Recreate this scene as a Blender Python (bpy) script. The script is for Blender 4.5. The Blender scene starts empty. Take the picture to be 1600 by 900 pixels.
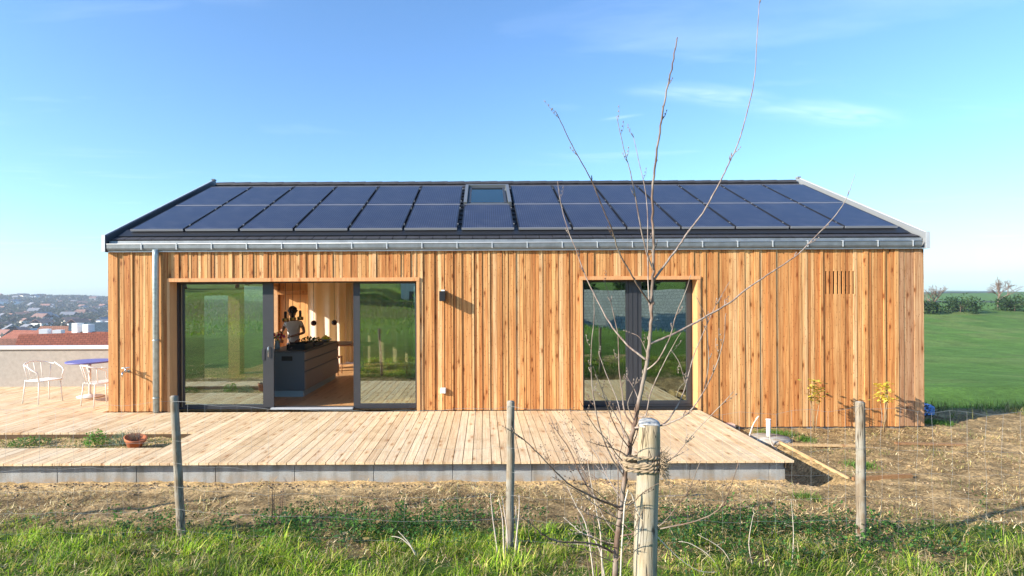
import bpy, math, random
import numpy as np
from mathutils import Vector, Matrix, noise
R = math.radians
rnd = random.Random(7)
rng = np.random.default_rng(5)
scene = bpy.context.scene
COL = scene.collection

# ------------------------------------------------------------------ camera frame
F = 895.0; DW = 10.29; CZ = 2.08; ROLL = 0.0044
def P(px, py, d):
    """world point seen at photo pixel (px,py), at depth d from the camera"""
    u = (px - 756.0) / F * d; v = (460.0 - py) / F * d
    c, s = math.cos(ROLL), math.sin(ROLL)
    return Vector((u * c + v * s, d - DW, CZ - u * s + v * c))

# ------------------------------------------------------------------ mesh builder
class MB:
    def __init__(s):
        s.v = []; s.f = []; s.c = []; s.s = []; s.sm = []
    def face(s, idx, col, seed=0., smooth=False):
        s.f.append(idx); s.c.append(col); s.s.append(seed); s.sm.append(smooth)
    def hexa(s, p, col=(1, 1, 1), seed=0.):
        b = len(s.v); s.v.extend([tuple(q) for q in p])
        for q in ((0, 3, 2, 1), (4, 5, 6, 7), (0, 1, 5, 4), (1, 2, 6, 5), (2, 3, 7, 6), (3, 0, 4, 7)):
            s.face(tuple(b + k for k in q), col, seed)
        return s
    def box(s, x0, x1, y0, y1, z0, z1, col=(1, 1, 1), seed=0.):
        return s.hexa([(x0, y0, z0), (x1, y0, z0), (x1, y1, z0), (x0, y1, z0), (x0, y0, z1), (x1, y0, z1), (x1, y1, z1), (x0, y1, z1)], col, seed)
    def bbox(s, x0, x1, y0, y1, z0, z1, col=(1, 1, 1), b=.01, seed=0.):
        """box with chamfered edges"""
        bm_pts = []
        base = len(s.v)
        def ring(z, i):
            return [(x0 + i, y0 + b, z), (x0 + b, y0 + i, z), (x1 - b, y0 + i, z), (x1 - i, y0 + b, z), (x1 - i, y1 - b, z), (x1 - b, y1 - i, z), (x0 + b, y1 - i, z), (x0 + i, y1 - b, z)]
        rs = [ring(z0, b), ring(z0 + b, 0), ring(z1 - b, 0), ring(z1, b)]
        # ends inset fully
        for z, k in ((z0, 0), (z1, 3)):
            rs[k] = [(x0 + b, y0 + b, z), (x0 + b, y0 + b, z), (x1 - b, y0 + b, z), (x1 - b, y0 + b, z), (x1 - b, y1 - b, z), (x1 - b, y1 - b, z), (x0 + b, y1 - b, z), (x0 + b, y1 - b, z)]
        for r_ in rs: s.v.extend(r_)
        for k in range(3):
            for i in range(8):
                j = (i + 1) % 8
                s.face((base + k * 8 + i, base + k * 8 + j, base + k * 8 + 8 + j, base + k * 8 + 8 + i), col, seed)
        s.face((base + 7, base + 5, base + 3, base + 1), col, seed)
        s.face((base + 25, base + 27, base + 29, base + 31), col, seed)
        return s
    def bar(s, a, b, w, h, col=(1, 1, 1), seed=0., up=(0, 0, 1)):
        a = Vector(a); b = Vector(b); t = (b - a).normalized(); up = Vector(up)
        x = t.cross(up)
        if x.length < 1e-4: x = Vector((1, 0, 0))
        x.normalize(); y = x.cross(t)
        p = []
        for q in (a, b):
            for i, j in ((-1, -1), (1, -1), (1, 1), (-1, 1)):
                p.append(q + x * (i * w / 2) + y * (j * h / 2))
        return s.hexa(p, col, seed)
    def tube(s, pts, rad, n=8, col=(1, 1, 1), seed=0., caps=True):
        pts = [Vector(p) for p in pts]; k = len(pts)
        if not hasattr(rad, '__len__'): rad = [rad] * k
        b = len(s.v); prev = None
        for i, p in enumerate(pts):
            t = (pts[min(i + 1, k - 1)] - pts[max(i - 1, 0)])
            if t.length < 1e-9: t = Vector((0, 0, 1))
            t.normalize()
            if prev is None:
                x = t.cross(Vector((0, 0, 1)))
                if x.length < 1e-3: x = t.cross(Vector((0, 1, 0)))
            else:
                x = prev - t * prev.dot(t)
            x.normalize(); prev = x; y = t.cross(x)
            for j in range(n):
                a = 2 * math.pi * j / n
                s.v.append(tuple(p + (x * math.cos(a) + y * math.sin(a)) * rad[i]))
        for i in range(k - 1):
            for j in range(n):
                j2 = (j + 1) % n
                s.face((b + i * n + j, b + i * n + j2, b + (i + 1) * n + j2, b + (i + 1) * n + j), col, seed, True)
        if caps:
            s.face(tuple(b + j for j in range(n))[::-1], col, seed)
            s.face(tuple(b + (k - 1) * n + j for j in range(n)), col, seed)
        return s
    def lathe(s, prof, c=(0, 0, 0), n=24, col=(1, 1, 1), M=None, seed=0., smooth=True):
        b = len(s.v); k = len(prof); c = Vector(c)
        for r_, z in prof:
            for j in range(n):
                a = 2 * math.pi * j / n
                q = Vector((r_ * math.cos(a), r_ * math.sin(a), z))
                if M is not None: q = M @ q
                s.v.append(tuple(q + c))
        for i in range(k - 1):
            for j in range(n):
                j2 = (j + 1) % n
                s.face((b + i * n + j, b + i * n + j2, b + (i + 1) * n + j2, b + (i + 1) * n + j), col, seed, smooth)
        if prof[0][0] > 1e-4: s.face(tuple(b + j for j in range(n))[::-1], col, seed)
        if prof[-1][0] > 1e-4: s.face(tuple(b + (k - 1) * n + j for j in range(n)), col, seed)
        return s
    def ball(s, c, r_, col=(1, 1, 1), n=12, m=8, sc=(1, 1, 1)):
        b = len(s.v)
        prof = [(max(1e-5, math.sin(math.pi * i / m)), -math.cos(math.pi * i / m)) for i in range(m + 1)]
        M = Matrix.Diagonal(Vector((r_ * sc[0], r_ * sc[1], r_ * sc[2])))
        return s.lathe(prof, c, n, col, M)
    def quad(s, a, b, c, d, col=(1, 1, 1), seed=0., smooth=False):
        k = len(s.v); s.v.extend([tuple(a), tuple(b), tuple(c), tuple(d)])
        s.face((k, k + 1, k + 2, k + 3), col, seed, smooth); return s
    def build(s, name, mat, parent=None, loc=None):
        me = bpy.data.meshes.new(name)
        v = s.v
        if loc is not None:
            v = [(p[0] - loc[0], p[1] - loc[1], p[2] - loc[2]) for p in v]
        me.from_pydata(v, [], s.f)
        finish_attr(me, s.c, s.s, s.sm)
        return link(name, me, mat, parent, loc)

def finish_attr(me, cols, seeds, smooth):
    n = len(me.polygons)
    tot = np.empty(n, np.int32); me.polygons.foreach_get('loop_total', tot)
    cc = np.ones((n, 4), np.float32); cc[:, :3] = np.array(cols, np.float32).reshape(n, 3)
    a = me.color_attributes.new('Col', 'FLOAT_COLOR', 'CORNER')
    a.data.foreach_set('color', np.repeat(cc, tot, axis=0).ravel())
    b = me.attributes.new('seed', 'FLOAT', 'FACE')
    b.data.foreach_set('value', np.array(seeds, np.float32))
    me.polygons.foreach_set('use_smooth', np.array(smooth, bool))
    me.update()

def link(name, me, mat, parent=None, loc=None):
    o = bpy.data.objects.new(name, me); COL.objects.link(o)
    if mat is not None:
        for m_ in (mat if isinstance(mat, (list, tuple)) else [mat]): me.materials.append(m_)
    if loc is not None: o.location = loc
    if parent is not None:
        o.parent = parent
        if loc is not None: o.location = Vector(loc) - Vector(parent.get('_base', (0, 0, 0)))
        elif '_base' in parent: o.location = -Vector(parent['_base'])
    return o

def np_mesh(name, V, Fq, cols, mat, parent=None, smooth=False, kind=None):
    """V (n,3), Fq (m,k) equal-size faces, cols (m,3)"""
    me = bpy.data.meshes.new(name)
    m, k = Fq.shape
    me.vertices.add(len(V)); me.vertices.foreach_set('co', V.astype(np.float32).ravel())
    me.loops.add(m * k); me.loops.foreach_set('vertex_index', Fq.astype(np.int32).ravel())
    me.polygons.add(m); me.polygons.foreach_set('loop_start', np.arange(0, m * k, k, dtype=np.int32))
    me.update(calc_edges=True)
    a = me.color_attributes.new('Col', 'FLOAT_COLOR', 'CORNER')
    cc = np.ones((m, 4), np.float32); cc[:, :3] = cols
    a.data.foreach_set('color', np.repeat(cc, k, axis=0).ravel())
    if smooth: me.polygons.foreach_set('use_smooth', np.ones(m, bool))
    me.validate()
    o = link(name, me, mat, parent)
    if kind: o['kind'] = kind
    return o

def tag(o, label=None, cat=None, group=None, kind=None):
    if label: o['label'] = label
    if cat: o['category'] = cat
    if group: o['group'] = group
    if kind: o['kind'] = kind
    return o
def thing(name, loc, label, cat, group=None):
    o = bpy.data.objects.new(name, None); COL.objects.link(o)
    o.location = loc; o.empty_display_size = .1
    o['_base'] = tuple(loc)
    return tag(o, label, cat, group)
def copy_tree(o, parent=None):
    c = o.copy(); COL.objects.link(c); c.parent = parent
    for ch in o.children: copy_tree(ch, c)
    return c

# ------------------------------------------------------------------ materials
def newmat(name):
    m = bpy.data.materials.new(name); m.use_nodes = True
    nt = m.node_tree; nt.nodes.clear()
    out = nt.nodes.new('ShaderNodeOutputMaterial')
    return m, nt, out
class N:
    def __init__(s, nt): s.nt = nt
    def __call__(s, typ, ins=None, **kw):
        n = s.nt.nodes.new('ShaderNode' + typ)
        for k, v in kw.items(): setattr(n, k, v)
        for k, v in (ins or {}).items():
            sock = n.inputs[k]
            if isinstance(v, bpy.types.NodeSocket): s.nt.links.new(v, sock)
            else: sock.default_value = v
        return n
def principled(N_, out, base, rough=.6, metal=0., bump=None, bs=.3, bd=.01, spec=.5, **kw):
    b = N_('BsdfPrincipled')
    def put(k, v):
        if isinstance(v, bpy.types.NodeSocket): N_.nt.links.new(v, b.inputs[k])
        else: b.inputs[k].default_value = v
    put('Base Color', base if isinstance(base, bpy.types.NodeSocket) else (*base, 1)); put('Roughness', rough); put('Metallic', metal); put('Specular IOR Level', spec)
    for k, v in kw.items(): put(k.replace('_', ' '), v)
    if bump is not None:
        bn = N_('Bump', {'Height': bump, 'Strength': bs, 'Distance': bd}); N_.nt.links.new(bn.outputs[0], b.inputs['Normal'])
    N_.nt.links.new(b.outputs[0], out.inputs[0])
    return b
def mixc(n, fac, a, b, mode='MIX'):
    m = n('Mix', data_type='RGBA', blend_type=mode)
    for sock, v in ((m.inputs[0], fac), (m.inputs[6], a), (m.inputs[7], b)):
        if isinstance(v, bpy.types.NodeSocket): n.nt.links.new(v, sock)
        elif hasattr(v, '__len__'): sock.default_value = (*v[:3], 1)
        else: sock.default_value = v
    return m.outputs[2]
def ramp(n, fac, stops):
    r_ = n('ValToRGB', {'Fac': fac}); e = r_.color_ramp.elements
    while len(e) < len(stops): e.new(.5)
    for el, (p, c) in zip(e, stops):
        el.position = p; el.color = (*c, 1) if hasattr(c, '__len__') else (c, c, c, 1)
    return r_.outputs[0]

def wood(name, axis='Z', rough=.7, grain=.5, knots=.8, stain=0.):
    """planks: colour from the plank's own Col, grain along axis, dark knots"""
    m, nt, out = newmat(name); n = N(nt)
    tc = n('TexCoord').outputs['Object']; sd = n('Attribute', attribute_name='seed').outputs['Fac']
    col = n('Attribute', attribute_name='Col').outputs['Color']
    off = n('CombineXYZ', {'X': n('Math', {0: sd, 1: 3.7}, operation='MULTIPLY').outputs[0], 'Y': n('Math', {0: sd, 1: 1.3}, operation='MULTIPLY').outputs[0], 'Z': n('Math', {0: sd, 1: 9.1}, operation='MULTIPLY').outputs[0]}).outputs[0]
    v = n('VectorMath', {0: tc, 1: off}, operation='ADD').outputs[0]
    def sc(a, b):   # across, along
        s_ = {'X': (b, a, a), 'Y': (a, b, a), 'Z': (a, a, b)}[axis]
        return n('Mapping', {'Vector': v, 'Scale': s_}).outputs[0]
    g1 = n('TexNoise', {'Vector': sc(38, 1.3), 'Scale': 1., 'Detail': 4., 'Roughness': .6, 'Distortion': .6}).outputs[0]
    g2 = n('TexNoise', {'Vector': sc(150, 5), 'Scale': 1., 'Detail': 2.}).outputs[0]
    big = n('TexNoise', {'Vector': sc(4, .7), 'Scale': 1., 'Detail': 3.}).outputs[0]
    sp_ = n('SeparateXYZ', {0: v}); ia, ib = {'X': (2, 0), 'Y': (0, 1), 'Z': (0, 2)}[axis]
    warp = n('Math', {0: big, 1: .02}, operation='MULTIPLY').outputs[0]
    ac = n('Math', {0: sp_.outputs[ia], 1: warp}, operation='ADD').outputs[0]
    flat = n('CombineXYZ', {'X': ac, 'Y': sp_.outputs[ib], 'Z': 0.}).outputs[0]
    def kn_(a, b, keep, stops):
        vo = n('TexVoronoi', {'Vector': n('Mapping', {'Vector': flat, 'Scale': (a, b, 1)}).outputs[0], 'Scale': 1., 'Randomness': 1.}, voronoi_dimensions='2D')
        k_ = n('Math', {0: n('SeparateColor', {0: vo.outputs['Color']}).outputs[0], 1: keep}, operation='LESS_THAN').outputs[0]
        return [n('Math', {0: ramp(n, vo.outputs['Distance'], st), 1: k_}, operation='MULTIPLY').outputs[0] for st in stops]
    kd, halo = kn_(6, 2.0, .42, ([(.0, 1.), (.055, .95), (.10, 0.)], [(.08, .6), (.26, 0.)]))
    kd2, = kn_(17, 8., .6, ([(.0, .9), (.07, .7), (.11, 0.)],))
    c = mixc(n, ramp(n, g1, [(.38, 0.), (.62, grain)]), col, mixc(n, 1., col, (.55, .37, .25), 'MULTIPLY'))
    c = mixc(n, ramp(n, g2, [(.45, 0.), (.7, grain * .5)]), c, mixc(n, 1., c, (.66, .52, .42), 'MULTIPLY'))
    c = mixc(n, ramp(n, big, [(.35, 0.), (.7, .45)]), c, mixc(n, 1., c, (1.22, 1.18, 1.1), 'MULTIPLY'))
    c = mixc(n, halo, c, mixc(n, 1., c, (.72, .52, .38), 'MULTIPLY'))
    kf = n('Math', {0: kd, 1: kd2}, operation='MAXIMUM').outputs[0]
    kf = n('Math', {0: kf, 1: knots}, operation='MULTIPLY').outputs[0]
    c = mixc(n, kf, c, mixc(n, 1., col, (.30, .17, .10), 'MULTIPLY'))
    h = n('Math', {0: g1, 1: kf}, operation='SUBTRACT').outputs[0]
    if stain:
        s1 = n('TexNoise', {'Vector': tc, 'Scale': 1.6, 'Detail': 7., 'Roughness': .7}).outputs[0]
        c = mixc(n, ramp(n, s1, [(.50, 0.), (.68, stain)]), c, mixc(n, 1., c, (.62, .55, .46), 'MULTIPLY'))
    principled(n, out, c, rough, bump=h, bs=.35, bd=.006, spec=.25)
    return m

def simple(name, col, rough=.5, metal=0., spec=.5, noise_=.0, nscale=20., bump=0., usecol=False, **kw):
    m, nt, out = newmat(name); n = N(nt)
    tc = n('TexCoord').outputs['Object']
    c = n('Attribute', attribute_name='Col').outputs['Color'] if usecol else (*col, 1)
    nz = n('TexNoise', {'Vector': tc, 'Scale': nscale, 'Detail': 5., 'Roughness': .65}).outputs[0]
    if usecol and not noise_: base = c
    elif noise_:
        f = ramp(n, nz, [(.3, 1 - noise_), (.7, 1 + noise_)])
        base = mixc(n, 1., c, f, 'MULTIPLY')
    else: base = col
    principled(n, out, base, rough, metal, bump=nz if bump else None, bs=.4, bd=bump or .01, spec=spec, **kw)
    return m

M = {}
M['clad'] = wood('larch_cladding', 'Z', .72, .7, .95, .15)
M['deck'] = wood('larch_decking', 'Y', .75, .40, .6, .6)
M['trim'] = wood('larch_trim', 'X', .65, .35, .3)
M['floorwood'] = wood('oak_floor', 'Y', .45, .3, .1)
M['panelwood'] = wood('interior_panel_wood', 'Z', .5, .25, .2)
M['plank'] = wood('loose_plank', 'Y', .8, .4, .3)
def postmat():
    m, nt, out = newmat('weathered_round_wood'); n = N(nt); tc = n('TexCoord').outputs['Object']
    col = n('Attribute', attribute_name='Col').outputs['Color']
    v1 = n('Mapping', {'Vector': tc, 'Scale': (55, 55, 2.2)}).outputs[0]; v2 = n('Mapping', {'Vector': tc, 'Scale': (30, 30, 1.1)}).outputs[0]
    a = n('TexNoise', {'Vector': v1, 'Scale': 1., 'Detail': 5., 'Roughness': .65, 'Distortion': .4}).outputs[0]
    b = n('TexNoise', {'Vector': v2, 'Scale': 1., 'Detail': 2., 'Distortion': .3}).outputs[0]
    p = n('TexNoise', {'Vector': tc, 'Scale': 7., 'Detail': 4.}).outputs[0]
    c = mixc(n, ramp(n, a, [(.35, 0.), (.65, .75)]), col, mixc(n, 1., col, (.52, .45, .38), 'MULTIPLY'))
    c = mixc(n, ramp(n, p, [(.42, 0.), (.62, .6)]), c, (.33, .32, .28))
    crack = ramp(n, b, [(.485, 0.), (.50, 1.), (.515, 0.)])
    c = mixc(n, crack, c, (.05, .035, .025))
    kv = n('TexVoronoi', {'Vector': n('Mapping', {'Vector': tc, 'Scale': (9, 9, 4)}).outputs[0], 'Scale': 1.}).outputs['Distance']
    c = mixc(n, ramp(n, kv, [(.10, .9), (.17, .3), (.24, 0.)]), c, (.13, .07, .035))
    h = n('Math', {0: a, 1: crack}, operation='SUBTRACT').outputs[0]
    principled(n, out, c, .9, bump=h, bs=.6, bd=.004, spec=.2); return m
M['post'] = postmat()
M['anth'] = simple('anthracite_aluminium', (.035, .036, .042), .42, .0, .5, .08, 8)
M['zinc'] = simple('zinc_sheet', (.36, .40, .43), .42, .75, .5, .22, 5, .001)
M['zincw'] = simple('light_zinc_trim', (.52, .54, .56), .45, .2, .5, .08, 5)
M['galv'] = simple('galvanised_pipe', (.42, .49, .50), .45, .55, .5, .25, 14)
M['tile'] = simple('slate_grey_tile', (.045, .043, .048), .6, 0, .4, .25, 9, usecol=False, bump=.004)
M['black'] = simple('black_plastic', (.012, .012, .014), .45)
M['white'] = simple('white_plastic', (.8, .8, .78), .35)
M['white_metal'] = simple('cream_powder_coat', (.75, .72, .66), .4)
M['steel'] = simple('chrome_steel', (.6, .6, .6), .2, 1.)
M['brass'] = simple('dark_brass', (.45, .3, .1), .3, 1.)
M['col'] = simple('painted', (1, 1, 1), .7, usecol=True, noise_=.12, nscale=12)
M['colsmooth'] = simple('painted_even', (1, 1, 1), .5, usecol=True)
M['plaster'] = simple('interior_plaster', (.86, .81, .74), .9, noise_=.03)
M['terra'] = simple('terracotta', (.48, .15, .06), .8, noise_=.15, nscale=25)
M['wire'] = simple('galvanised_wire', (.34, .35, .35), .5, .4)

def concrete(name, c):
    m, nt, out = newmat(name); n = N(nt); tc = n('TexCoord').outputs['Object']
    a = n('TexNoise', {'Vector': tc, 'Scale': 2.2, 'Detail': 6., 'Roughness': .7}).outputs[0]
    b = n('TexNoise', {'Vector': tc, 'Scale': 60., 'Detail': 3.}).outputs[0]
    k = mixc(n, ramp(n, a, [(.3, 0.), (.7, 1.)]), tuple(x * .78 for x in c), tuple(x * 1.15 for x in c))
    k = mixc(n, ramp(n, b, [(.4, 0.), (.75, .35)]), k, (.12, .12, .11))
    st_ = n('TexNoise', {'Vector': n('Mapping', {'Vector': tc, 'Scale': (7, 7, .8)}).outputs[0], 'Scale': 1., 'Detail': 4.}).outputs[0]
    k = mixc(n, ramp(n, st_, [(.46, 0.), (.66, .65)]), k, (.16, .145, .12))
    splash = n('TexNoise', {'Vector': tc, 'Scale': 9., 'Detail': 5.}).outputs[0]; zz_ = n('MapRange', {0: n('SeparateXYZ', {0: tc}).outputs[2], 1: -.27, 2: -.17, 3: .9, 4: 0.}).outputs[0]
    k = mixc(n, n('Math', {0: zz_, 1: ramp(n, splash, [(.4, 0.), (.6, .8)])}, operation='MULTIPLY').outputs[0], k, (.30, .21, .12))
    principled(n, out, k, .85, bump=b, bs=.4, bd=.004, spec=.3); return m
M['conc'] = concrete('grey_concrete', (.34, .35, .35))
M['concl'] = concrete('pale_concrete', (.46, .45, .42))

def glass(name, refl=.22, tint=(.60, .66, .60)):
    m, nt, out = newmat(name); n = N(nt)
    fr = n('Fresnel', {'IOR': 1.5}).outputs[0]
    f = n('Math', {0: fr, 1: 1 - refl}, operation='MULTIPLY').outputs[0]
    f = n('Math', {0: f, 1: refl}, operation='ADD').outputs[0]
    tr = n('BsdfTransparent', {'Color': (*tint, 1)}).outputs[0]
    wv = n('TexNoise', {'Vector': n('TexCoord').outputs['Object'], 'Scale': 1.6, 'Detail': 1.}).outputs[0]; bp = n('Bump', {'Height': wv, 'Strength': .25, 'Distance': .004}).outputs[0]
    gl = n('BsdfGlossy', {'Color': (.85, .95, .86, 1), 'Roughness': .004, 'Normal': bp}).outputs[0]
    mx = n('MixShader', {0: f, 1: tr, 2: gl}).outputs[0]
    nt.links.new(mx, out.inputs[0]); return m
M['glass'] = glass('window_glass', .36, (.62, .68, .60)); M['clearglass'] = glass('added_rear_window_glass', .04, (.95, .96, .95))
M['skyglass'] = glass('roof_window_glass', .30, (.6, .7, .7))

def solar():
    m, nt, out = newmat('solar_cells'); n = N(nt); tc = n('TexCoord').outputs['Object']
    x = n('SeparateXYZ', {0: tc}).outputs[0]
    fr = n('Math', {0: n('Math', {0: x, 1: 24.}, operation='MULTIPLY').outputs[0]}, operation='FRACT').outputs[0]
    ln = ramp(n, fr, [(.0, 1.), (.12, 1.), (.16, 0.)])
    nz = n('TexNoise', {'Vector': tc, 'Scale': 1.1, 'Detail': 3.}).outputs[0]
    base = mixc(n, ramp(n, nz, [(.35, 0.), (.7, 1.)]), (.008, .009, .024), (.013, .014, .034))
    rd = n('ObjectInfo').outputs['Random']; base = mixc(n, rd, base, mixc(n, 1., base, (.72, .74, .8), 'MULTIPLY'))
    c = mixc(n, ln, base, (.12, .13, .20))
    z2 = n('Math', {0: n('Math', {0: n('SeparateXYZ', {0: tc}).outputs[1], 1: 6.4}, operation='MULTIPLY').outputs[0]}, operation='FRACT').outputs[0]; c = mixc(n, ramp(n, z2, [(.0, .8), (.05, .8), (.07, 0.)]), c, (.008, .009, .02))
    dust = n('TexNoise', {'Vector': tc, 'Scale': 4., 'Detail': 6.}).outputs[0]; c = mixc(n, ramp(n, dust, [(.45, 0.), (.8, .10)]), c, (.3, .3, .3))
    principled(n, out, c, .30, spec=.33, Coat_Weight=.06, Coat_Roughness=.10); return m
M['solar'] = solar()

def foliage(name, usecol=True, trans=.3, rough=.55):
    m, nt, out = newmat(name); n = N(nt)
    c = n('Attribute', attribute_name='Col').outputs['Color']
    b = n('BsdfPrincipled', {'Base Color': c, 'Roughness': rough, 'Specular IOR Level': .3}).outputs[0]
    t = n('BsdfTranslucent', {'Color': mixc(n, 1., c, (1.2, 1.3, .7), 'MULTIPLY')}).outputs[0]
    nt.links.new(n('MixShader', {0: trans, 1: b, 2: t}).outputs[0], out.inputs[0]); return m
M['leaf'] = foliage('leaves', trans=.38)
M['straw'] = foliage('straw', trans=.1, rough=.8)
M['fabric'] = foliage('curtain_linen', trans=.26, rough=.9)

def bark(name, c1, c2):
    m, nt, out = newmat(name); n = N(nt); tc = n('TexCoord').outputs['Object']
    a = n('TexNoise', {'Vector': n('Mapping', {'Vector': tc, 'Scale': (60, 60, 18)}).outputs[0], 'Scale': 1., 'Detail': 4.}).outputs[0]
    w = n('TexNoise', {'Vector': tc, 'Scale': 9., 'Detail': 2.}).outputs[0]
    c = mixc(n, ramp(n, a, [(.35, 0.), (.65, 1.)]), c1, c2)
    c = mixc(n, ramp(n, w, [(.45, 0.), (.65, .5)]), c, (.34, .29, .24))
    principled(n, out, c, .7, bump=a, bs=.3, bd=.003, spec=.3); return m
M['bark'] = bark('sapling_bark', (.085, .050, .034), (.20, .13, .095))
M['twig'] = bark('twig_bark', (.16, .10, .08), (.34, .27, .23))

def ground():
    m, nt, out = newmat('ground_soil_and_grass'); n = N(nt); tc = n('TexCoord').outputs['Object']
    c = n('Attribute', attribute_name='Col').outputs['Color']
    a = n('TexNoise', {'Vector': tc, 'Scale': 3.5, 'Detail': 8., 'Roughness': .7}).outputs[0]
    b = n('TexNoise', {'Vector': tc, 'Scale': 28., 'Detail': 6., 'Roughness': .7}).outputs[0]
    f = n('TexNoise', {'Vector': tc, 'Scale': .35, 'Detail': 5., 'Roughness': .6}).outputs[0]
    k = mixc(n, 1., c, ramp(n, a, [(.3, .62), (.7, 1.3)]), 'MULTIPLY')
    k = mixc(n, 1., k, ramp(n, b, [(.32, .32), (.5, 1.), (.7, 1.5)]), 'MULTIPLY')
    k = mixc(n, 1., k, ramp(n, f, [(.3, .75), (.7, 1.2)]), 'MULTIPLY')
    h = n('Math', {0: a, 1: b}, operation='ADD').outputs[0]
    principled(n, out, k, .95, bump=h, bs=.7, bd=.03, spec=.1); return m
M['ground'] = ground()
M['skin'] = simple('skin', (.36, .19, .12), .5)
M['hair'] = simple('dark_hair', (.012, .009, .008), .6)
M['shirt'] = simple('white_shirt', (.80, .78, .75), .85)
M['rope'] = simple('hemp_rope', (.30, .22, .14), .9, noise_=.3, nscale=80, bump=.003)

# ------------------------------------------------------------------ terrain
def lerp(x, xs, ys): return np.interp(x, xs, ys)
def sstep(x, a, b):
    t = np.clip((x - a) / (b - a), 0, 1); return t * t * (3 - 2 * t)
def fbm(x, y, s, seed=0):
    o = np.zeros_like(x, dtype=float); amp = 1.; f = 1. / s
    for k in range(4):
        a = seed * 1.7 + k * 2.1
        u = x * math.cos(a) + y * math.sin(a); w = -x * math.sin(a) + y * math.cos(a)
        o += amp * (np.sin(u * f + 1.3 * np.sin(w * f * .7 + seed)) * np.cos(w * f * 1.1 + k + .8 * np.sin(u * f * .6)))
        amp *= .55; f *= 2.03
    return o
def gz(x, y):
    x = np.asarray(x, float); y = np.asarray(y, float)
    z = lerp(y, [-2000, -150, -70, -40, -25, -16, -10.3, -7.7, -6, -5.2, -4.2, -3.2, 0, 9, 14, 30, 45, 72, 97, 118, 150, 300, 700, 2000],
             [12, 8, 3.4, 2.0, .6, .45, .5, .2, .0, -.13, -.2, -.27, -.34, -.36, -1.5, -4.6, -5.4, -5.6, -4.2, -1.9, -2.6, -3.5, -1.5, 0])
    z = z - lerp(y, [1.6, 3, 9, 14, 22], [0, .25, 2.2, 2.2, 0]) * sstep(x, 8.6, 10.5)
    # hollow behind the camera on the right, where the neighbour stands
    z = z - 4.2 * sstep(x, 4, 13) * sstep(-y, 13, 26) * (1 - sstep(-y, 60, 110))
    z = z - 2.5 * sstep(x, -12, -5) * (1 - sstep(x, 3, 9)) * sstep(-y, 35, 50) * (1 - sstep(-y, 80, 130))
    # valley on the left
    u = np.maximum(0, -x - 11.5)
    v = lerp(u, [0, 2, 20, 60, 200, 450, 650, 950, 1150, 1400, 3000], [0, -.9, -4, -9, -24, -30, -22, -7, -3, -6, -10])
    z = z + v * sstep(y, -14, -2)
    # far slopes on the right
    z = z + sstep(x, 60, 500) * sstep(y, 60, 600) * 3.
    r_ = np.hypot(x, y + 10)
    z = z + fbm(x, y, 9., 1) * .10 * sstep(r_, 14, 40) + fbm(x, y, 90., 2) * 1.2 * sstep(r_, 90, 500) + fbm(x, y, 160., 3) * 3. * sstep(r_, 500, 1200)
    # small clods near
    near = 1 - sstep(r_, 14, 20)
    dirt = sstep(y, -5.6, -4.8)
    z = z + near * (fbm(x, y, .35, 4) * .012 + fbm(x, y, .09, 5) * .007 * (.4 + dirt) + fbm(x, y, .04, 6) * .004 * dirt)
    # trench beside the deck, and a heap line along the concrete
    tr = sstep(x, 3.8, 3.95) * (1 - sstep(x, 4.35, 4.6)) * sstep(y, -3.35, -3.1) * (1 - sstep(y, -1.6, -1.0))
    z = z - .22 * tr
    # planting bed inside the deck
    bed = (1 - sstep(x, -4.4, -4.1)) * sstep(y, -2.7, -2.5) * (1 - sstep(y, -1.5, -1.3)) * sstep(x, -11, -10)
    z = z + .215 * bed
    return z
def axis(dense0, dense1, step, far, growth=1.09):
    a = list(np.arange(dense0, dense1, step)); s = step; v = dense1
    while v < far: a.append(v); s *= growth; v += s
    s = step; v = dense0 - step; L = []
    while v > -far: L.append(v); s *= growth; v -= s
    return np.array(sorted(L) + a)
XA = axis(-8.5, 9.5, .05, 2000); YA = axis(-8, .4, .04, 2000)
XG, YG = np.meshgrid(XA, YA)
ZG = gz(XG, YG)
V = np.stack([XG.ravel(), YG.ravel(), ZG.ravel()], 1)
nx, ny = len(XA), len(YA)
ii = (np.arange(ny - 1)[:, None] * nx + np.arange(nx - 1)[None, :]).ravel()
Fq = np.stack([ii, ii + 1, ii + nx + 1, ii + nx], 1)
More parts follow.
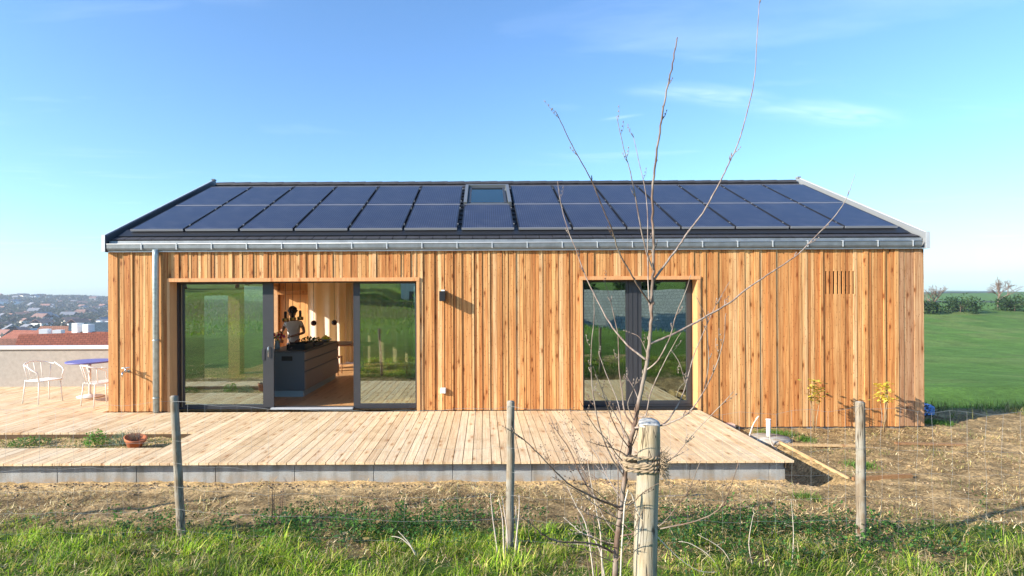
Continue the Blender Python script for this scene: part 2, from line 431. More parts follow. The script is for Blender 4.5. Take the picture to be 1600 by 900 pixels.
def ground_cols(x, y):
    x = np.asarray(x); y = np.asarray(y)
    soil = np.array([.44, .305, .15]); grass = np.array([.075, .13, .02]); lawn = np.array([.10, .19, .035]); wood_ = np.array([.055, .065, .035]); field = np.array([.12, .14, .06])
    n1 = fbm(x, y, .5, 8)
    g = 1 - sstep(y + n1 * .12, -4.95, -4.6)
    sv = (.62 + .38 * np.clip(fbm(x, y, .12, 72) + .4, 0, 1) + .55 * sstep(y, -3.7, -3.3) * (x < 4))[:, None]
    bare = sstep(fbm(x, y, .45, 22) + .35 * fbm(x, y, .16, 23) + .25 * sstep(x, .8, 3) - .9 * (1 - sstep(x, -2.2, -.6)), .35, .9) * (y > -7.5); g = g * (1 - .85 * bare)
    c = soil[None] * sv * (1 - g[:, None]) + grass[None] * g[:, None]
    r_ = np.hypot(x, y + 10)
    mead = sstep(-y, 7, 12)[:, None]; c = c * (1 - mead) + np.array([.13, .22, .035])[None] * mead
    lw = (sstep(x, 8.1, 8.8) * sstep(y, 1.3, 2.0))[:, None]
    lw = np.maximum(lw, sstep(y, 10, 14)[:, None]); c = c * (1 - lw) + lawn[None] * lw
    lf = (1 - sstep(x, -13, -11.5))[:, None] * sstep(y, -12, -6)[:, None]; c = c * (1 - lf) + field[None] * lf
    far = (sstep(r_, 120, 260) * sstep(fbm(x, y, 120., 9), -.4, .5))[:, None]
    c = c * (1 - far) + wood_[None] * far
    fr = (sstep(y, 20, 30) * (x > 5) * np.clip(fbm(x, y, 7., 91) * .35 + .3 * np.sin((x * .35 + y) * 1.1), 0, 1) * (1 - sstep(y, 118, 135)))[:, None]; c = c * (1 - .7 * fr) + np.array([.21, .23, .08])[None] * .7 * fr
    br = (sstep(-y, 22, 27) * (1 - sstep(-y, 34, 39)))[:, None] * .6
    c = c * (1 - br) + np.array([.16, .13, .06])[None] * br
    return c
fc = V[Fq].mean(1)
o = np_mesh('ground', V, Fq, ground_cols(fc[:, 0], fc[:, 1]), M['ground'], smooth=True)
o['kind'] = 'structure'

# ------------------------------------------------------------------ straw, grass, clods (uncountable)
def strips(n, x, y, z, L, w, ang, lean, curve, cols, name, mat, segs=3, flat=False, label=None, cat='grass', zup=1.):
    """n tapered blades. ang = heading, lean = tilt from vertical at base, curve = extra tilt"""
    t = np.linspace(0, 1, segs + 1)
    px = np.zeros((n, segs + 1)); pz = np.zeros((n, segs + 1))
    for k in range(segs):
        a = lean + curve * (k + .5) / segs
        px[:, k + 1] = px[:, k] + np.sin(a) * L / segs; pz[:, k + 1] = pz[:, k] + np.cos(a) * L / segs
    hx, hy = np.cos(ang), np.sin(ang)
    sa = ang + np.pi / 2 + rng.normal(0, .5, n)
    sx, sy = np.cos(sa), np.sin(sa)
    wid = w[:, None] * (1 - t[None, :] ** 1.6 * .92) * .5
    cx = x[:, None] + px * hx[:, None]; cy = y[:, None] + px * hy[:, None]; cz = z[:, None] + pz
    Lf = np.stack([cx - sx[:, None] * wid, cy - sy[:, None] * wid, cz], 2)
    Rt = np.stack([cx + sx[:, None] * wid, cy + sy[:, None] * wid, cz], 2)
    VV = np.stack([Lf, Rt], 2).reshape(n, -1, 3)
    nv = VV.shape[1]
    fl = np.array([[2 * k, 2 * k + 1, 2 * k + 3, 2 * k + 2] for k in range(segs)])
    FF = (np.arange(n)[:, None, None] * nv + fl[None]).reshape(-1, 4)
    CC = np.repeat(cols, segs, axis=0)
    return np_mesh(name, VV.reshape(-1, 3), FF, CC, mat, kind='stuff')

def scatter(n, x0, x1, y0, y1, dens=None):
    x = rng.uniform(x0, x1, n); y = rng.uniform(y0, y1, n)
    if dens is not None:
        k = rng.random(n) < dens(x, y); x = x[k]; y = y[k]
    return x, y
def palette(n, cols, jit=.2):
    c = np.array(cols)[rng.integers(0, len(cols), n)]
    return np.clip(c * rng.uniform(1 - jit, 1 + jit, (n, 1)), 0, 1)

# long grass in front
def gd(x, y):
    edge = -4.74 + fbm(x, y, .5, 8) * .14 + fbm(x, y, 1.1, 18) * .16 + fbm(x, y, .12, 19) * .08 + .12 * np.sin(x * 1.3) - .10 * (x > 1.2)
    bare = sstep(fbm(x, y, .45, 22) + .35 * fbm(x, y, .16, 23) + .25 * sstep(x, .8, 3) - .9 * (1 - sstep(x, -2.2, -.6)), .35, .9)
    return (1 - sstep(y, edge - .40, edge + .10)) * np.clip(.62 + .55 * fbm(x, y, .18, 21), .06, 1) * (1 - .82 * bare)
x, y = scatter(120000, -6.2, 6.2, -7.0, -4.3, gd)
n = len(x)
cl = fbm(x, y, .13, 12)
L = (.05 + .09 * np.clip(cl * .7 + .5, 0, 1.5)) * rng.uniform(.5, 1.45, n) * (1 - .45 * sstep(y, -5.3, -4.6))
heading = fbm(x, y, .17, 13) * 2.6 + rng.normal(0, 1.1, n)
gcol = palette(n, [(.26, .42, .02), (.38, .56, .035), (.16, .29, .02), (.50, .62, .07), (.08, .15, .025), (.56, .50, .13)], .35)
gcol *= (.8 + .35 * np.clip(fbm(x, y, .3, 15), -1, 1))[:, None]
gcol[x > 1.3] *= (.86, .84, .9); dr = rng.random(n) < .09 + .10 * sstep(x, .5, 3); gcol[dr] = palette(dr.sum(), [(.55, .46, .26), (.42, .33, .18)], .2)
o = strips(n, x, y, gz(x, y) - .005, L, rng.uniform(.003, .0095, n), heading, rng.normal(.45, .35, n), rng.uniform(.2, 2.0, n), gcol, 'long_grass', M['leaf'], 3)
tag(o, 'bright green long grass along the bottom of the picture', 'grass')

# trampled straw and stubble between grass and deck
def sd_(x, y):
    return sd0_(x, y) * (1 - .5 * sstep(-y, 4.9, 5.6))
def sd0_(x, y):
    on_deck = (x < 3.95) & (y > -3.12)
    side = (x > 3.95) & (x < 4.5) & (y > -3.2)
    return np.where(on_deck | side | (y > -.12), 0, np.clip(.42 + .5 * fbm(x, y, .35, 31) + .45 * fbm(x, y, 1.0, 32), .04, 1) * (.3 + .7 * (1 - sstep(y, -3.75, -3.25)) + .25 * (x > 4.5) * (y > -3.3)))
x, y = scatter(300000, -8.4, 9.4, -6.3, -.1, sd_)
n = len(x)
scol = palette(n, [(.66, .48, .24), (.52, .36, .16), (.82, .68, .42), (.24, .15, .065), (.36, .22, .09), (.52, .45, .16), (.17, .10, .05)], .3)
pt_ = fbm(x, y, .085, 71) + .8 * fbm(x, y, .23, 72) + .5 * fbm(x, y, .9, 73); dk_ = pt_ < -.45; scol[dk_] = palette(dk_.sum(), [(.12, .075, .035), (.20, .125, .06), (.30, .20, .10), (.5, .38, .2)], .3)
o = strips(n, x, y, gz(x, y) + rng.uniform(.0, .012, n) + .012 * np.clip(pt_, 0, 2), rng.uniform(.02, .10, n) * rng.uniform(.5, 1.2, n), rng.uniform(.003, .0085, n), rng.uniform(0, 6.28, n), rng.normal(1.22, .25, n), rng.normal(.25, .45, n),
           scol, 'dry_straw', M['straw'], 2)
tag(o, 'dry tan straw and dead stubble strewn over the bare soil before the deck', 'straw')
# short sparse green in the straw strip
def wd(x, y):
    return np.where((x < 4.6) & (y > -3.3), 0, np.clip(fbm(x, y, .30, 41) - .25 + .9 * (1 - sstep(y, -4.6, -4.0)), 0, 1))
x, y = scatter(36000, -8, 9, -5.0, -.2, wd); n = len(x)
o = strips(n, x, y, gz(x, y), rng.uniform(.02, .075, n), rng.uniform(.003, .008, n), rng.uniform(0, 6.28, n), rng.normal(.5, .3, n), rng.uniform(.1, 1.2, n),
           palette(n, [(.14, .19, .04), (.20, .22, .06), (.09, .15, .03), (.30, .27, .10)], .25), 'sparse_grass', M['leaf'], 2)
tag(o, 'sparse short grass sprouting through the straw', 'grass')
# clods of earth along the concrete
mb = MB()
for i in range(1400):
    x_ = rnd.uniform(-8.3, 9.3); y_ = -3.17 - abs(rnd.gauss(0, .09)) if rnd.random() < .6 else rnd.uniform(-4.4, -3.2)
    if x_ > 4.4 and rnd.random() < .75: y_ = rnd.uniform(-3.2, -.3)
    elif x_ > 3.7: y_ = min(y_, -3.3)
    r_ = rnd.uniform(.005, .019)
    M3 = Matrix.Rotation(rnd.uniform(0, 6), 3, 'Z') @ Matrix.Rotation(rnd.uniform(-.5, .5), 3, 'X') @ Matrix.Diagonal(Vector((r_ * rnd.uniform(.8, 1.5), r_, r_ * rnd.uniform(.5, .9))))
    g_ = rnd.uniform(.6, 1.25)
    mb.lathe([(1e-4, -1), (.8, -.55), (rnd.uniform(.8, 1.1), .1), (.6, .75), (1e-4, 1)], (x_, y_, float(gz(x_, y_)) + r_ * .25), 6, (.27 * g_, .19 * g_, .11 * g_), M3, smooth=False)
tag(mb.build('soil_clods', M['col']), 'crumbled clods of brown earth along the foot of the concrete', 'soil', kind='stuff')
# leafy weeds
def weeds():
    vv = []; ff = []; cc = []
    spots = []
    def cluster(cx, cy, sx, sy, n):
        for _ in range(n): spots.append((rnd.gauss(cx, sx), rnd.gauss(cy, sy)))
    cluster(-1.6, -4.75, .35, .14, 75); cluster(-.75, -4.85, .35, .15, 90); cluster(-.2, -4.6, .2, .12, 30)
    cluster(2.3, -4.85, .35, .16, 70); cluster(2.9, -4.9, .3, .15, 40); cluster(1.6, -5.3, .3, .15, 30); cluster(-1.1, -5.2, .5, .15, 30)
    cluster(3.6, -5.1, .25, .15, 35); cluster(0, -5, 3.5, .3, 150); cluster(3.2, -5.5, .5, .2, 60); cluster(1.9, -5.6, .4, .2, 45); cluster(-3.2, -4.85, .4, .1, 25)
    for sx_, sy_ in spots:
        sy_ = min(sy_, -4.25)
        sy_ += rnd.gauss(0, .07)
        z0 = float(gz(sx_, sy_)); h = rnd.uniform(.05, .24)
        base = [(.035, .10, .02), (.06, .15, .03), (.05, .12, .045), (.09, .20, .04)][rnd.randrange(4)]
        for k in range(rnd.randint(9, 20)):
            a = rnd.uniform(0, 6.28); e = rnd.uniform(-.1, .9); l = rnd.uniform(.018, .042); w = l * rnd.uniform(.22, .42)
            c0 = Vector((sx_ + rnd.gauss(0, .035), sy_ + rnd.gauss(0, .035), z0 + rnd.uniform(.01, h)))
            d = Vector((math.cos(a) * math.cos(e), math.sin(a) * math.cos(e), math.sin(e))); s_ = d.cross(Vector((0, 0, 1))).normalized()
            b = len(vv); up = Vector((0, 0, .25 * l))
            vv.extend([c0, c0 + d * l * .5 + s_ * w + up, c0 + d * l, c0 + d * l * .5 - s_ * w + up])
            ff.append((b, b + 1, b + 2, b + 3)); g_ = rnd.uniform(.7, 1.4); cc.append([q * g_ for q in base])
    return np_mesh('leafy_weeds', np.array([tuple(v) for v in vv]), np.array(ff), np.array(cc), M['leaf'], kind='stuff')
tag(weeds(), 'dark green leafy weeds growing between the straw and the long grass', 'weeds')

# ------------------------------------------------------------------ house
HX0, HX1 = -6.74, 7.88; HB = 8.1; RY = 4.05; SL = .437; RZ0 = 3.09
PITCH = math.atan(SL); cp, sp = math.cos(PITCH), math.sin(PITCH)
def RP(x, v, n): return (x, v * cp - n * sp, RZ0 + v * sp + n * cp)
house = thing('timber_house', (0.57, 0, -.34), 'long single storey timber house with vertical larch boards and solar roof', 'house')
LARCH = [(.66, .36, .15), (.58, .27, .10), (.50, .205, .065), (.72, .44, .21), (.46, .17, .05), (.62, .315, .12), (.56, .25, .085), (.42, .145, .042), (.76, .51, .28), (.60, .30, .12)]
OPEN = [(-5.66, -1.15, 2.39), (1.72, 3.87, 2.395)]
SLOT = (6.12, 6.68, 2.06, 2.47)
cl = MB()
x = HX0
last = None
while x < HX1 - .01:
    w = rnd.choice([.04, .048, .056, .065, .075, .085, .10])
    over = any(a - .01 < x < b - .03 for a, b, c in OPEN)
    if over: w = rnd.choice([.05, .06, .06, .075])
    if SLOT[0] - .02 < x < SLOT[1]: w = .07
    for a, b, c in OPEN:
        for e in (a, b):
            if x < e - .005 < x + w + .03: w = e - x
    for e in (SLOT[0], 3.87):
        if x < e - .005 < x + w + .03: w = e - x
    w = min(w, HX1 - x)
    if HX1 - x - w < .04: w = HX1 - x
    t = rnd.choice([.022, .023, .025, .028, .031, .040])
    col = LARCH[rnd.randrange(len(LARCH))]
    while col is last: col = LARCH[rnd.randrange(len(LARCH))]
    last = col
    g_ = rnd.uniform(.90, 1.08); col = tuple((.74 * q + .26 * m_) * g_ for q, m_ in zip(col, (.68, .42, .17)))
    if x > 7.35: col = tuple(.5 * q + .5 * m_ for q, m_ in zip(col, (.42, .32, .23)))
    gap = rnd.choice([.004, .006, .008])
    z1 = 2.86
    z0 = .0 if x < 3.86 else -.315 + rnd.uniform(-.004, .004)
    if x < 3.86: z0 = .008
    for a, b, c in OPEN:
        if a - .001 <= x < b - .005: z0 = c
    sd = rnd.uniform(0, 50)
    if SLOT[0] - .001 <= x < SLOT[1] - .02:
        cl.box(x + gap, x + w, -t, 0, z0, SLOT[2], col, sd); cl.box(x + gap, x + w, -t, 0, SLOT[3], z1, col, sd)
        cl.box(x + gap + .024, x + w, -t, 0, SLOT[2], SLOT[3], col, sd)
    else:
        cl.box(x + gap, x + w, -t, 0, z0, z1, col, sd)
    x += w
cl.build('cladding', M['clad'], house)
# wall body behind the boards
wl = MB(); dk = (.008, .007, .006)
def wall_strip(x0, x1, z0, z1): wl.box(x0, x1, .003, .30, z0, z1, dk)
wall_strip(HX0 + .02, -5.64, -.3, 2.95); wall_strip(-5.64, -1.17, 2.36, 2.95); wall_strip(-1.17, 1.74, -.3, 2.95); wall_strip(1.74, 3.85, 2.37, 2.95); wall_strip(3.85, HX1 - .02, -.3, 2.95)
# back wall and gables (with openings on the left gable that let the sun in)
wl.box(HX0 + .02, -4.9, HB - .3, HB, -.3, 2.95, (.5, .3, .15)); wl.box(-1.4, HX1 - .02, HB - .3, HB, -.3, 2.95, (.5, .3, .15)); wl.box(-4.9, -1.4, HB - .3, HB, 2.35, 2.95, (.5, .3, .15)); wl.box(-4.9, -1.4, HB - .3, HB, -.3, -.02, (.5, .3, .15))  # rear opening added to let more light into the kitchen
def gable(x0, x1, holes):
    ys = sorted({.3, HB - .3, *[h[0] for h in holes], *[h[1] for h in holes]})
    for a, b in zip(ys[:-1], ys[1:]):
        hz = [h for h in holes if h[0] <= a + 1e-6 and h[1] >= b - 1e-6]
        def top(y): return RZ0 + SL * (y if y < RY else 2 * RY - y) - .05
        sub = sorted({a, b, *([RY] if a < RY < b else [])})
        for p, q in zip(sub[:-1], sub[1:]):
            zb = hz[0][3] if hz else -.3
            wl.hexa([(x0, p, zb), (x1, p, zb), (x1, q, zb), (x0, q, zb), (x0, p, top(p)), (x1, p, top(p)), (x1, q, top(q)), (x0, q, top(q))], (.5, .29, .14))
            if hz and hz[0][2] > -.25: wl.box(x0, x1, p, q, -.3, hz[0][2], (.5, .29, .14))
gable(HX0 + .02, HX0 + .3, [(2.9, 4.8, 0., 2.08), (5.1, 7.6, 0., 2.35)])
gable(HX1 - .3, HX1 - .02, [])
added_pane_back = MB().box(-4.9, -1.4, HB - .16, HB - .15, -.02, 2.35)  # pane for the added rear opening
wl.build('wall', M['col'], house)
gb = MB()
for side, xs in ((-1, HX0 + .02), (1, HX1 - .02)):
    gb = MB()
    y = .02
    while y < HB - .05:
        w = rnd.choice([.07, .09, .12, .14]); t = rnd.choice([.02, .03]); col = LARCH[rnd.randrange(9)]
        holes = [(2.9, 4.8, 0., 2.08), (5.1, 7.6, 0., 2.35)] if side < 0 else []
        zb = -.3
        for h in holes:
            if h[0] - w < y < h[1]: zb = h[3]
        yc = y + w / 2; tp = RZ0 + SL * (yc if yc < RY else 2 * RY - yc) - .08
        a, b = (xs - t, xs) if side < 0 else (xs, xs + t)
        gb.box(a, b, y + .004, y + w, zb, tp, col, rnd.uniform(0, 50)); y += w
    gb.build('gable_cladding', M['clad'], house)
added_pane_back.build('added_rear_glass', M['clearglass'], house)
# plinth on the right
MB().box(3.9, HX1 - .05, .005, .3, -.62, -.322, (1, 1, 1)).box(HX0 + .05, 3.9, .05, .3, -.6, -.31).build('plinth', M['conc'], house)
# interior shell
it = MB()
it.box(HX0 + .301, HX1 - .301, .301, HB - .301, 2.62, 2.70)
it.box(1.0, 1.12, .302, HB - .302, .001, 2.62)
it.box(-6.43, -4.9, HB - .33, HB - .305, .001, 2.62); it.box(-1.4, HX1 - .31, HB - .33, HB - .305, .001, 2.62); it.box(-4.899, -1.401, HB - .33, HB - .305, 2.35, 2.62)
it.build('interior_wall', M['plaster'], house)
fl = MB(); x = HX0 + .31
while x < HX1 - .32:
    g_ = rnd.uniform(.85, 1.1); fl.box(x, min(x + .178, HX1 - .31), .301, HB - .31, -.05, .0, (.64 * g_, .37 * g_, .17 * g_), rnd.uniform(0, 50)); x += .18
fl.build('interior_floor', M['floorwood'], house)
# wood panelling back left corner
pw = MB(); x = -6.42
while x < -5.1:
    g_ = rnd.uniform(.9, 1.08); pw.box(x, x + .395, HB - .36, HB - .332, .002, 2.61, (.72 * g_, .40 * g_, .16 * g_), rnd.uniform(0, 50)); x += .4
pw.box(-6.42, -5.05, HB - .60, HB - .362, 2.10, 2.22, (.42, .2, .07), 3.)
pw.build('wood_panelling', M['panelwood'], house)

# opening liners
def liner(x0, x1, z1, name='opening_trim'):
    m = MB(); c = (.60, .27, .11)
    m.box(x0, x1, -.066, .225, z1 - .065, z1 - .002, (.64, .33, .15), 4.)                 # head
    m.box(x0, x0 + .045, -.060, .225, .004, z1 - .066, (.58, .33, .16), 9.)
    m.box(x1 - .055, x1, -.060, .225, .004, z1 - .066, (.60, .34, .15), 14.)
    m.build(name, wood('trim_wood_%d' % int(x0 * 10 + 100), 'X' if 0 else 'Z', .65, .3, .3), house)
liner(-5.66, -1.15, 2.392); liner(1.72, 3.87, 2.397)

# glazed units
def frame_rect(m, x0, x1, z0, z1, w, y0=.20, y1=.27, col=(1, 1, 1), wb=None, wt=None):
    wb = wb or w; wt = wt or w
    m.box(x0, x0 + w, y0, y1, z0, z1); m.box(x1 - w, x1, y0, y1, z0, z1)
    m.box(x0 + w, x1 - w, y0, y1, z0, z0 + wb); m.box(x0 + w, x1 - w, y0, y1, z1 - wt, z1)
def pane(name, x0, x1, z0, z1, y, parent, mat='glass'):
    return MB().box(x0, x1, y, y + .006, z0, z1).build(name, M[mat], parent)
sd = bpy.data.objects.new('sliding_door', None); COL.objects.link(sd); sd.parent = house; sd.location = Vector((-3.4, .2, 0)) - Vector(house['_base']); sd['_base'] = (-3.4, .2, 0)
m = MB(); frame_rect(m, -5.612, -1.208, .005, 2.328, .030, .185, .30, wb=.03, wt=.02)
m.box(-4.03, -3.885, .235, .298, .036, 2.282)
m.build('frame', M['anth'], sd)
m = MB(); frame_rect(m, -5.52, -4.00, .036, 2.306, .035, .19, .232, wb=.05, wt=.02); m.box(-4.035, -3.84, .16, .184, .036, 2.306); m.box(-4.05, -4.0, .150, .16, .9, 1.1); m.build('fixed_leaf', M['anth'], sd)
m = MB(); frame_rect(m, -2.39, -1.239, .036, 2.306, .02, .19, .232, wb=.055, wt=.02); m.box(-2.37, -2.27, .191, .231, .0915, 2.2855); m.build('sliding_leaf', M['anth'], sd)
pane('glass_pane', -5.484, -4.036, .087, 2.285, .208, sd)
pane('glass_pane', -2.269, -1.260, .092, 2.285, .208, sd)
MB().box(-3.88, -2.39, .10, .184, .006, .035).build('threshold', M['zincw'], sd)
MB().box(-5.558, -5.524, .236, .296, .036, 2.28, (.62, .50, .30), 3.).build('inner_reveal', M['panelwood'], sd)
MB().tube([(-3.93, .145, .95), (-3.93, .135, .97), (-3.93, .135, 1.13), (-3.93, .145, 1.15)], .008, 6).build('handle', M['steel'], sd)
pd = bpy.data.objects.new('patio_door', None); COL.objects.link(pd); pd.parent = house; pd.location = Vector((2.8, .2, 0)) - Vector(house['_base']); pd['_base'] = (2.8, .2, 0)
m = MB(); frame_rect(m, 1.764, 3.816, .005, 2.335, .035, .19, .30, wb=.06, wt=.022); m.build('frame', M['anth'], pd)
m = MB(); frame_rect(m, 1.80, 2.64, .068, 2.31, .03, .175, .235, wb=.055, wt=.02); m.box(2.595, 2.609, .176, .234, .124, 2.289); m.box(2.645, 2.80, .165, .235, .068, 2.31); m.box(2.702, 2.708, .158, .165, .068, 2.31); m.build('door_leaf', M['anth'], pd)
m = MB(); frame_rect(m, 2.804, 3.776, .068, 2.31, .075, .175, .235, wb=.055, wt=.02); m.build('door_leaf', M['anth'], pd)
pane('glass_pane', 1.831, 2.594, .124, 2.289, .20, pd)
pane('glass_pane', 2.880, 3.700, .124, 2.289, .20, pd)
MB().box(1.77, 3.81, -.05, .188, .003, .03).build('threshold', M['black'], pd)

# roof
rf = MB()
for s_ in (0, 1):
    def q(x, v, n):
        p = RP(x, v, n); return p if not s_ else (p[0], 2 * RY - p[1], p[2])
    V1 = RY / cp
    rf.hexa([q(HX0 + .03, .12, -.12), q(HX1 - .03, .12, -.12), q(HX1 - .03, V1, -.12), q(HX0 + .03, V1, -.12), q(HX0 + .03, .12, -.03), q(HX1 - .03, .12, -.03), q(HX1 - .03, V1, -.03), q(HX0 + .03, V1, -.03)])
    k = 0
    v = -.03
    while v < V1 - .05:
        x = HX0 + .07 - (.12 if k % 2 else 0)
        while x < HX1 - .07:
            x0 = max(x, HX0 + .07); x1 = min(x + .229, HX1 - .07)
            if x1 - x0 > .02:
                L = .36; a = v; b = min(v + L, V1 - .02); j = rnd.uniform(-.002, .002)
                rf.hexa([q(x0, a, -.004 + j), q(x1, a, -.004 + j), q(x1, b, -.03), q(x0, b, -.03), q(x0, a, .016 + j), q(x1, a, .016 + j), q(x1, b, -.012), q(x0, b, -.012)])
            x += .24
        v += .31; k += 1
roof = rf.build('roof', M['tile'], house)
rc = MB(); x = HX0 + .1
while x < HX1 - .12:
    z = RZ0 + SL * RY
    n_ = 8; pr = [(RY + .13 * math.cos(math.pi * i / n_), z - .035 + .085 * math.sin(math.pi * i / n_)) for i in range(n_ + 1)]
    x1 = min(x + .42, HX1 - .1); b = len(rc.v)
    for xx, e in ((x, 0), (x1, .008)):
        for yy, zz in pr: rc.v.append((xx, yy, zz + e))
    for i in range(n_): rc.face((b + i, b + i + 1, b + n_ + 2 + i, b + n_ + 1 + i), (1, 1, 1))
    rc.face(tuple(range(b, b + n_ + 1)), (1, 1, 1)); rc.face(tuple(range(b + n_ + 1, b + 2 * n_ + 2))[::-1], (1, 1, 1)); x += .41
ro = rc.build('ridge_tiles', M['tile'], None); ro.parent = roof
# rake upstands (verge trims)
for xa, xb in ((HX0 - .03, HX0 + .02), (HX1 - .03, HX1 + .03)):
    m = MB()
    for s_ in (0, 1):
        def q(x, y, z): return (x, y if not s_ else 2 * RY - y, z)
        def zz(y, n): return RZ0 + SL * y + n
        y0 = -.125
        m.hexa([q(xa, y0, zz(y0, -.17)), q(xb, y0, zz(y0, -.17)), q(xb, RY, zz(RY, -.17)), q(xa, RY, zz(RY, -.17)), q(xa, y0, zz(y0, .10)), q(xb, y0, zz(y0, .10)), q(xb, RY, zz(RY, .10)), q(xa, RY, zz(RY, .10))])
        if not s_: m.box(xa - .002, xb + .002, y0 - .006, -.005, 2.865, 3.16)
    m.box(xa - .01, xb + .01, RY - .06, RY + .06, RZ0 + SL * RY + .09, RZ0 + SL * RY + .13)
    cap = MB()
    for s_ in (0, 1):
        def q(x, y, z): return (x, y if not s_ else 2 * RY - y, z)
        xo, xi = (xa - .004, xa + .022) if xa < 0 else (xb - .03, xb + .004)
        cap.hexa([q(xo, -.13, zz(-.13, .1005)), q(xi, -.13, zz(-.13, .1005)), q(xi, RY - .061, zz(RY - .061, .1005)), q(xo, RY - .061, zz(RY - .061, .1005)), q(xo, -.13, zz(-.13, .115)), q(xi, -.13, zz(-.13, .115)), q(xi, RY - .061, zz(RY - .061, .115)), q(xo, RY - .061, zz(RY - .061, .115))])
        if not s_: cap.box(xa - .006, xb + .006, -.137, -.1315, 2.865, 3.165)
    cap.build('verge_cap', M['zincw'], house)
    m.build('verge_trim', simple('sunlit_zinc_trim', (.27, .285, .30), .5, .3) if xa > 0 else simple('shaded_zinc_trim', (.10, .11, .13), .5, .5), house)  # same zinc twice: left trim coloured darker for its shaded inner face
# drip edge, apron, gutter
g = MB(); gx0, gx1 = HX0 + .05, HX1 - .10
g.box(gx0, HX1 - .02, -.085, -.0, 2.862, 2.884); dr = g.build('drip_edge', M['zincw'], house)
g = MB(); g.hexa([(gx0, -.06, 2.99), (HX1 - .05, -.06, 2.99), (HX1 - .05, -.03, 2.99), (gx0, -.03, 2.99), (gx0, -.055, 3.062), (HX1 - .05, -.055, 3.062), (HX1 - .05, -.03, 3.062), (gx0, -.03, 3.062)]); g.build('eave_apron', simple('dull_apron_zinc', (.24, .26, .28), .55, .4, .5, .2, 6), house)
g = MB(); prof = [(-.062, 3.0), (-.064, 2.925), (-.075, 2.895), (-.095, 2.886), (-.115, 2.895), (-.128, 2.925), (-.130, 2.985), (-.138, 2.995), (-.134, 3.003), (-.126, 2.997), (-.122, 2.93), (-.108, 2.902), (-.095, 2.894), (-.078, 2.902), (-.069, 2.93), (-.067, 3.0)]
b = len(g.v)
for xx in (gx0, gx1):
    for yy, zz in prof: g.v.append((xx, yy, zz))
k = len(prof)
for i in range(k): g.face((b + i, b + (i + 1) % k, b + k + (i + 1) % k, b + k + i), (1, 1, 1))
g.face(tuple(range(b, b + k))[::-1], (1, 1, 1)); g.face(tuple(range(b + k, b + 2 * k)), (1, 1, 1))
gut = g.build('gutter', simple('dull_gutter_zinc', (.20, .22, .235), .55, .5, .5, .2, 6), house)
MB().tube([(gx0, -.132, 3.0), (gx1, -.132, 3.0)], .008, 6).build('gutter_rim', M['zincw'], gut)
x = gx0 + .62
br = MB().box(-.008, .008, -.142, -.136, 2.90, 3.006).box(-.012, .012, -.142, -.06, 3.006, 3.012).build('gutter_bracket', M['zincw'], None); first = True
while x < gx1:
    bo = br if first else br.copy()
    if not first: COL.objects.link(bo)
    first = False; bo.parent = gut; bo.location = (x, 0, 0); x += .622
# downpipe
m = MB(); dx = -5.835
m.tube([(dx, -.10, 2.90), (dx, -.10, 2.80), (dx, -.105, 2.6), (dx, -.105, .01)], .052, 16)
m.tube([(dx, -.105, 1.28), (dx, -.105, 1.30)], .057, 16); m.tube([(dx, -.105, .26), (dx, -.105, .275)], .057, 16)
m.box(dx - .012, dx + .012, -.06, -.02, 1.275, 1.305)
m.build('downpipe', M['galv'], house)

# solar panels
PW, PL = .968, 1.695
cols_ = [-.475 - 1.010 * k - .985 for k in range(6)][::-1] + [-.405] + [.650 + 1.003 * k for k in range(7)]
def panel_mesh():
    a = MB(); a.hexa([RP(.012, .012, .05), RP(PW - .012, .012, .05), RP(PW - .012, PL - .012, .05), RP(.012, PL - .012, .05), RP(.012, .012, .092), RP(PW - .012, .012, .092), RP(PW - .012, PL - .012, .092), RP(.012, PL - .012, .092)])
    f_ = MB()
    def bx(x0, x1, v0, v1, n0, n1, c_=(.30, .30, .33)): f_.hexa([RP(x0, v0, n0), RP(x1, v0, n0), RP(x1, v1, n0), RP(x0, v1, n0), RP(x0, v0, n1), RP(x1, v0, n1), RP(x1, v1, n1), RP(x0, v1, n1)], c_)
    bx(0, PW, 0, .012, .055, .095); bx(0, PW, PL - .012, PL, .055, .095); bx(0, .012, .0121, PL - .0121, .055, .095, (.02, .02, .025)); bx(PW - .012, PW, .0121, PL - .0121, .055, .095, (.02, .02, .025))
    for v0 in (.25, PL - .3): bx(PW, PW + .018, v0, v0 + .03, .06, .098, (.35, .35, .36))
    return a, f_
pa, pf = panel_mesh()
p0 = f0 = None
for r_ in range(2):
    for c_, x in enumerate(cols_):
        if r_ == 1 and c_ == 6: continue
        loc = Vector(RP(x, .325 + r_ * 1.72, 0)) - Vector((0, 0, RZ0))
        if p0 is None:
            p0 = pa.build('solar_panel', M['solar'], None); f0 = pf.build('panel_frame', simple('anodised_frame', (.42, .42, .45), .5, .2, usecol=True), None); f0.parent = p0; o = p0
        else:
            o = p0.copy(); COL.objects.link(o); f = f0.copy(); COL.objects.link(f); f.parent = o
        o.parent = house; o.location = loc - Vector(house['_base'])
m = MB(); m.hexa([RP(HX0 + .08, .135, .018), RP(HX1 - .12, .135, .018), RP(HX1 - .12, .46, .018), RP(HX0 + .08, .46, .018), RP(HX0 + .08, .135, .024), RP(HX1 - .12, .135, .024), RP(HX1 - .12, .46, .046), RP(HX0 + .08, .46, .046)]); m.build('dark_gap_strip', M['black'], house)  # black strip added to keep the gap below the panels dark
# mounting rails
m = MB()
for v in ():
    for xa, xb in ((-6.53, -.48), (.65, 7.66)) if v > 1.8 else ((-6.53, 7.66),):
        m.hexa([RP(xa, v, .012), RP(xb, v, .012), RP(xb, v + .04, .012), RP(xa, v + .04, .012), RP(xa, v, .052), RP(xb, v, .052), RP(xb, v + .04, .052), RP(xa, v + .04, .052)])

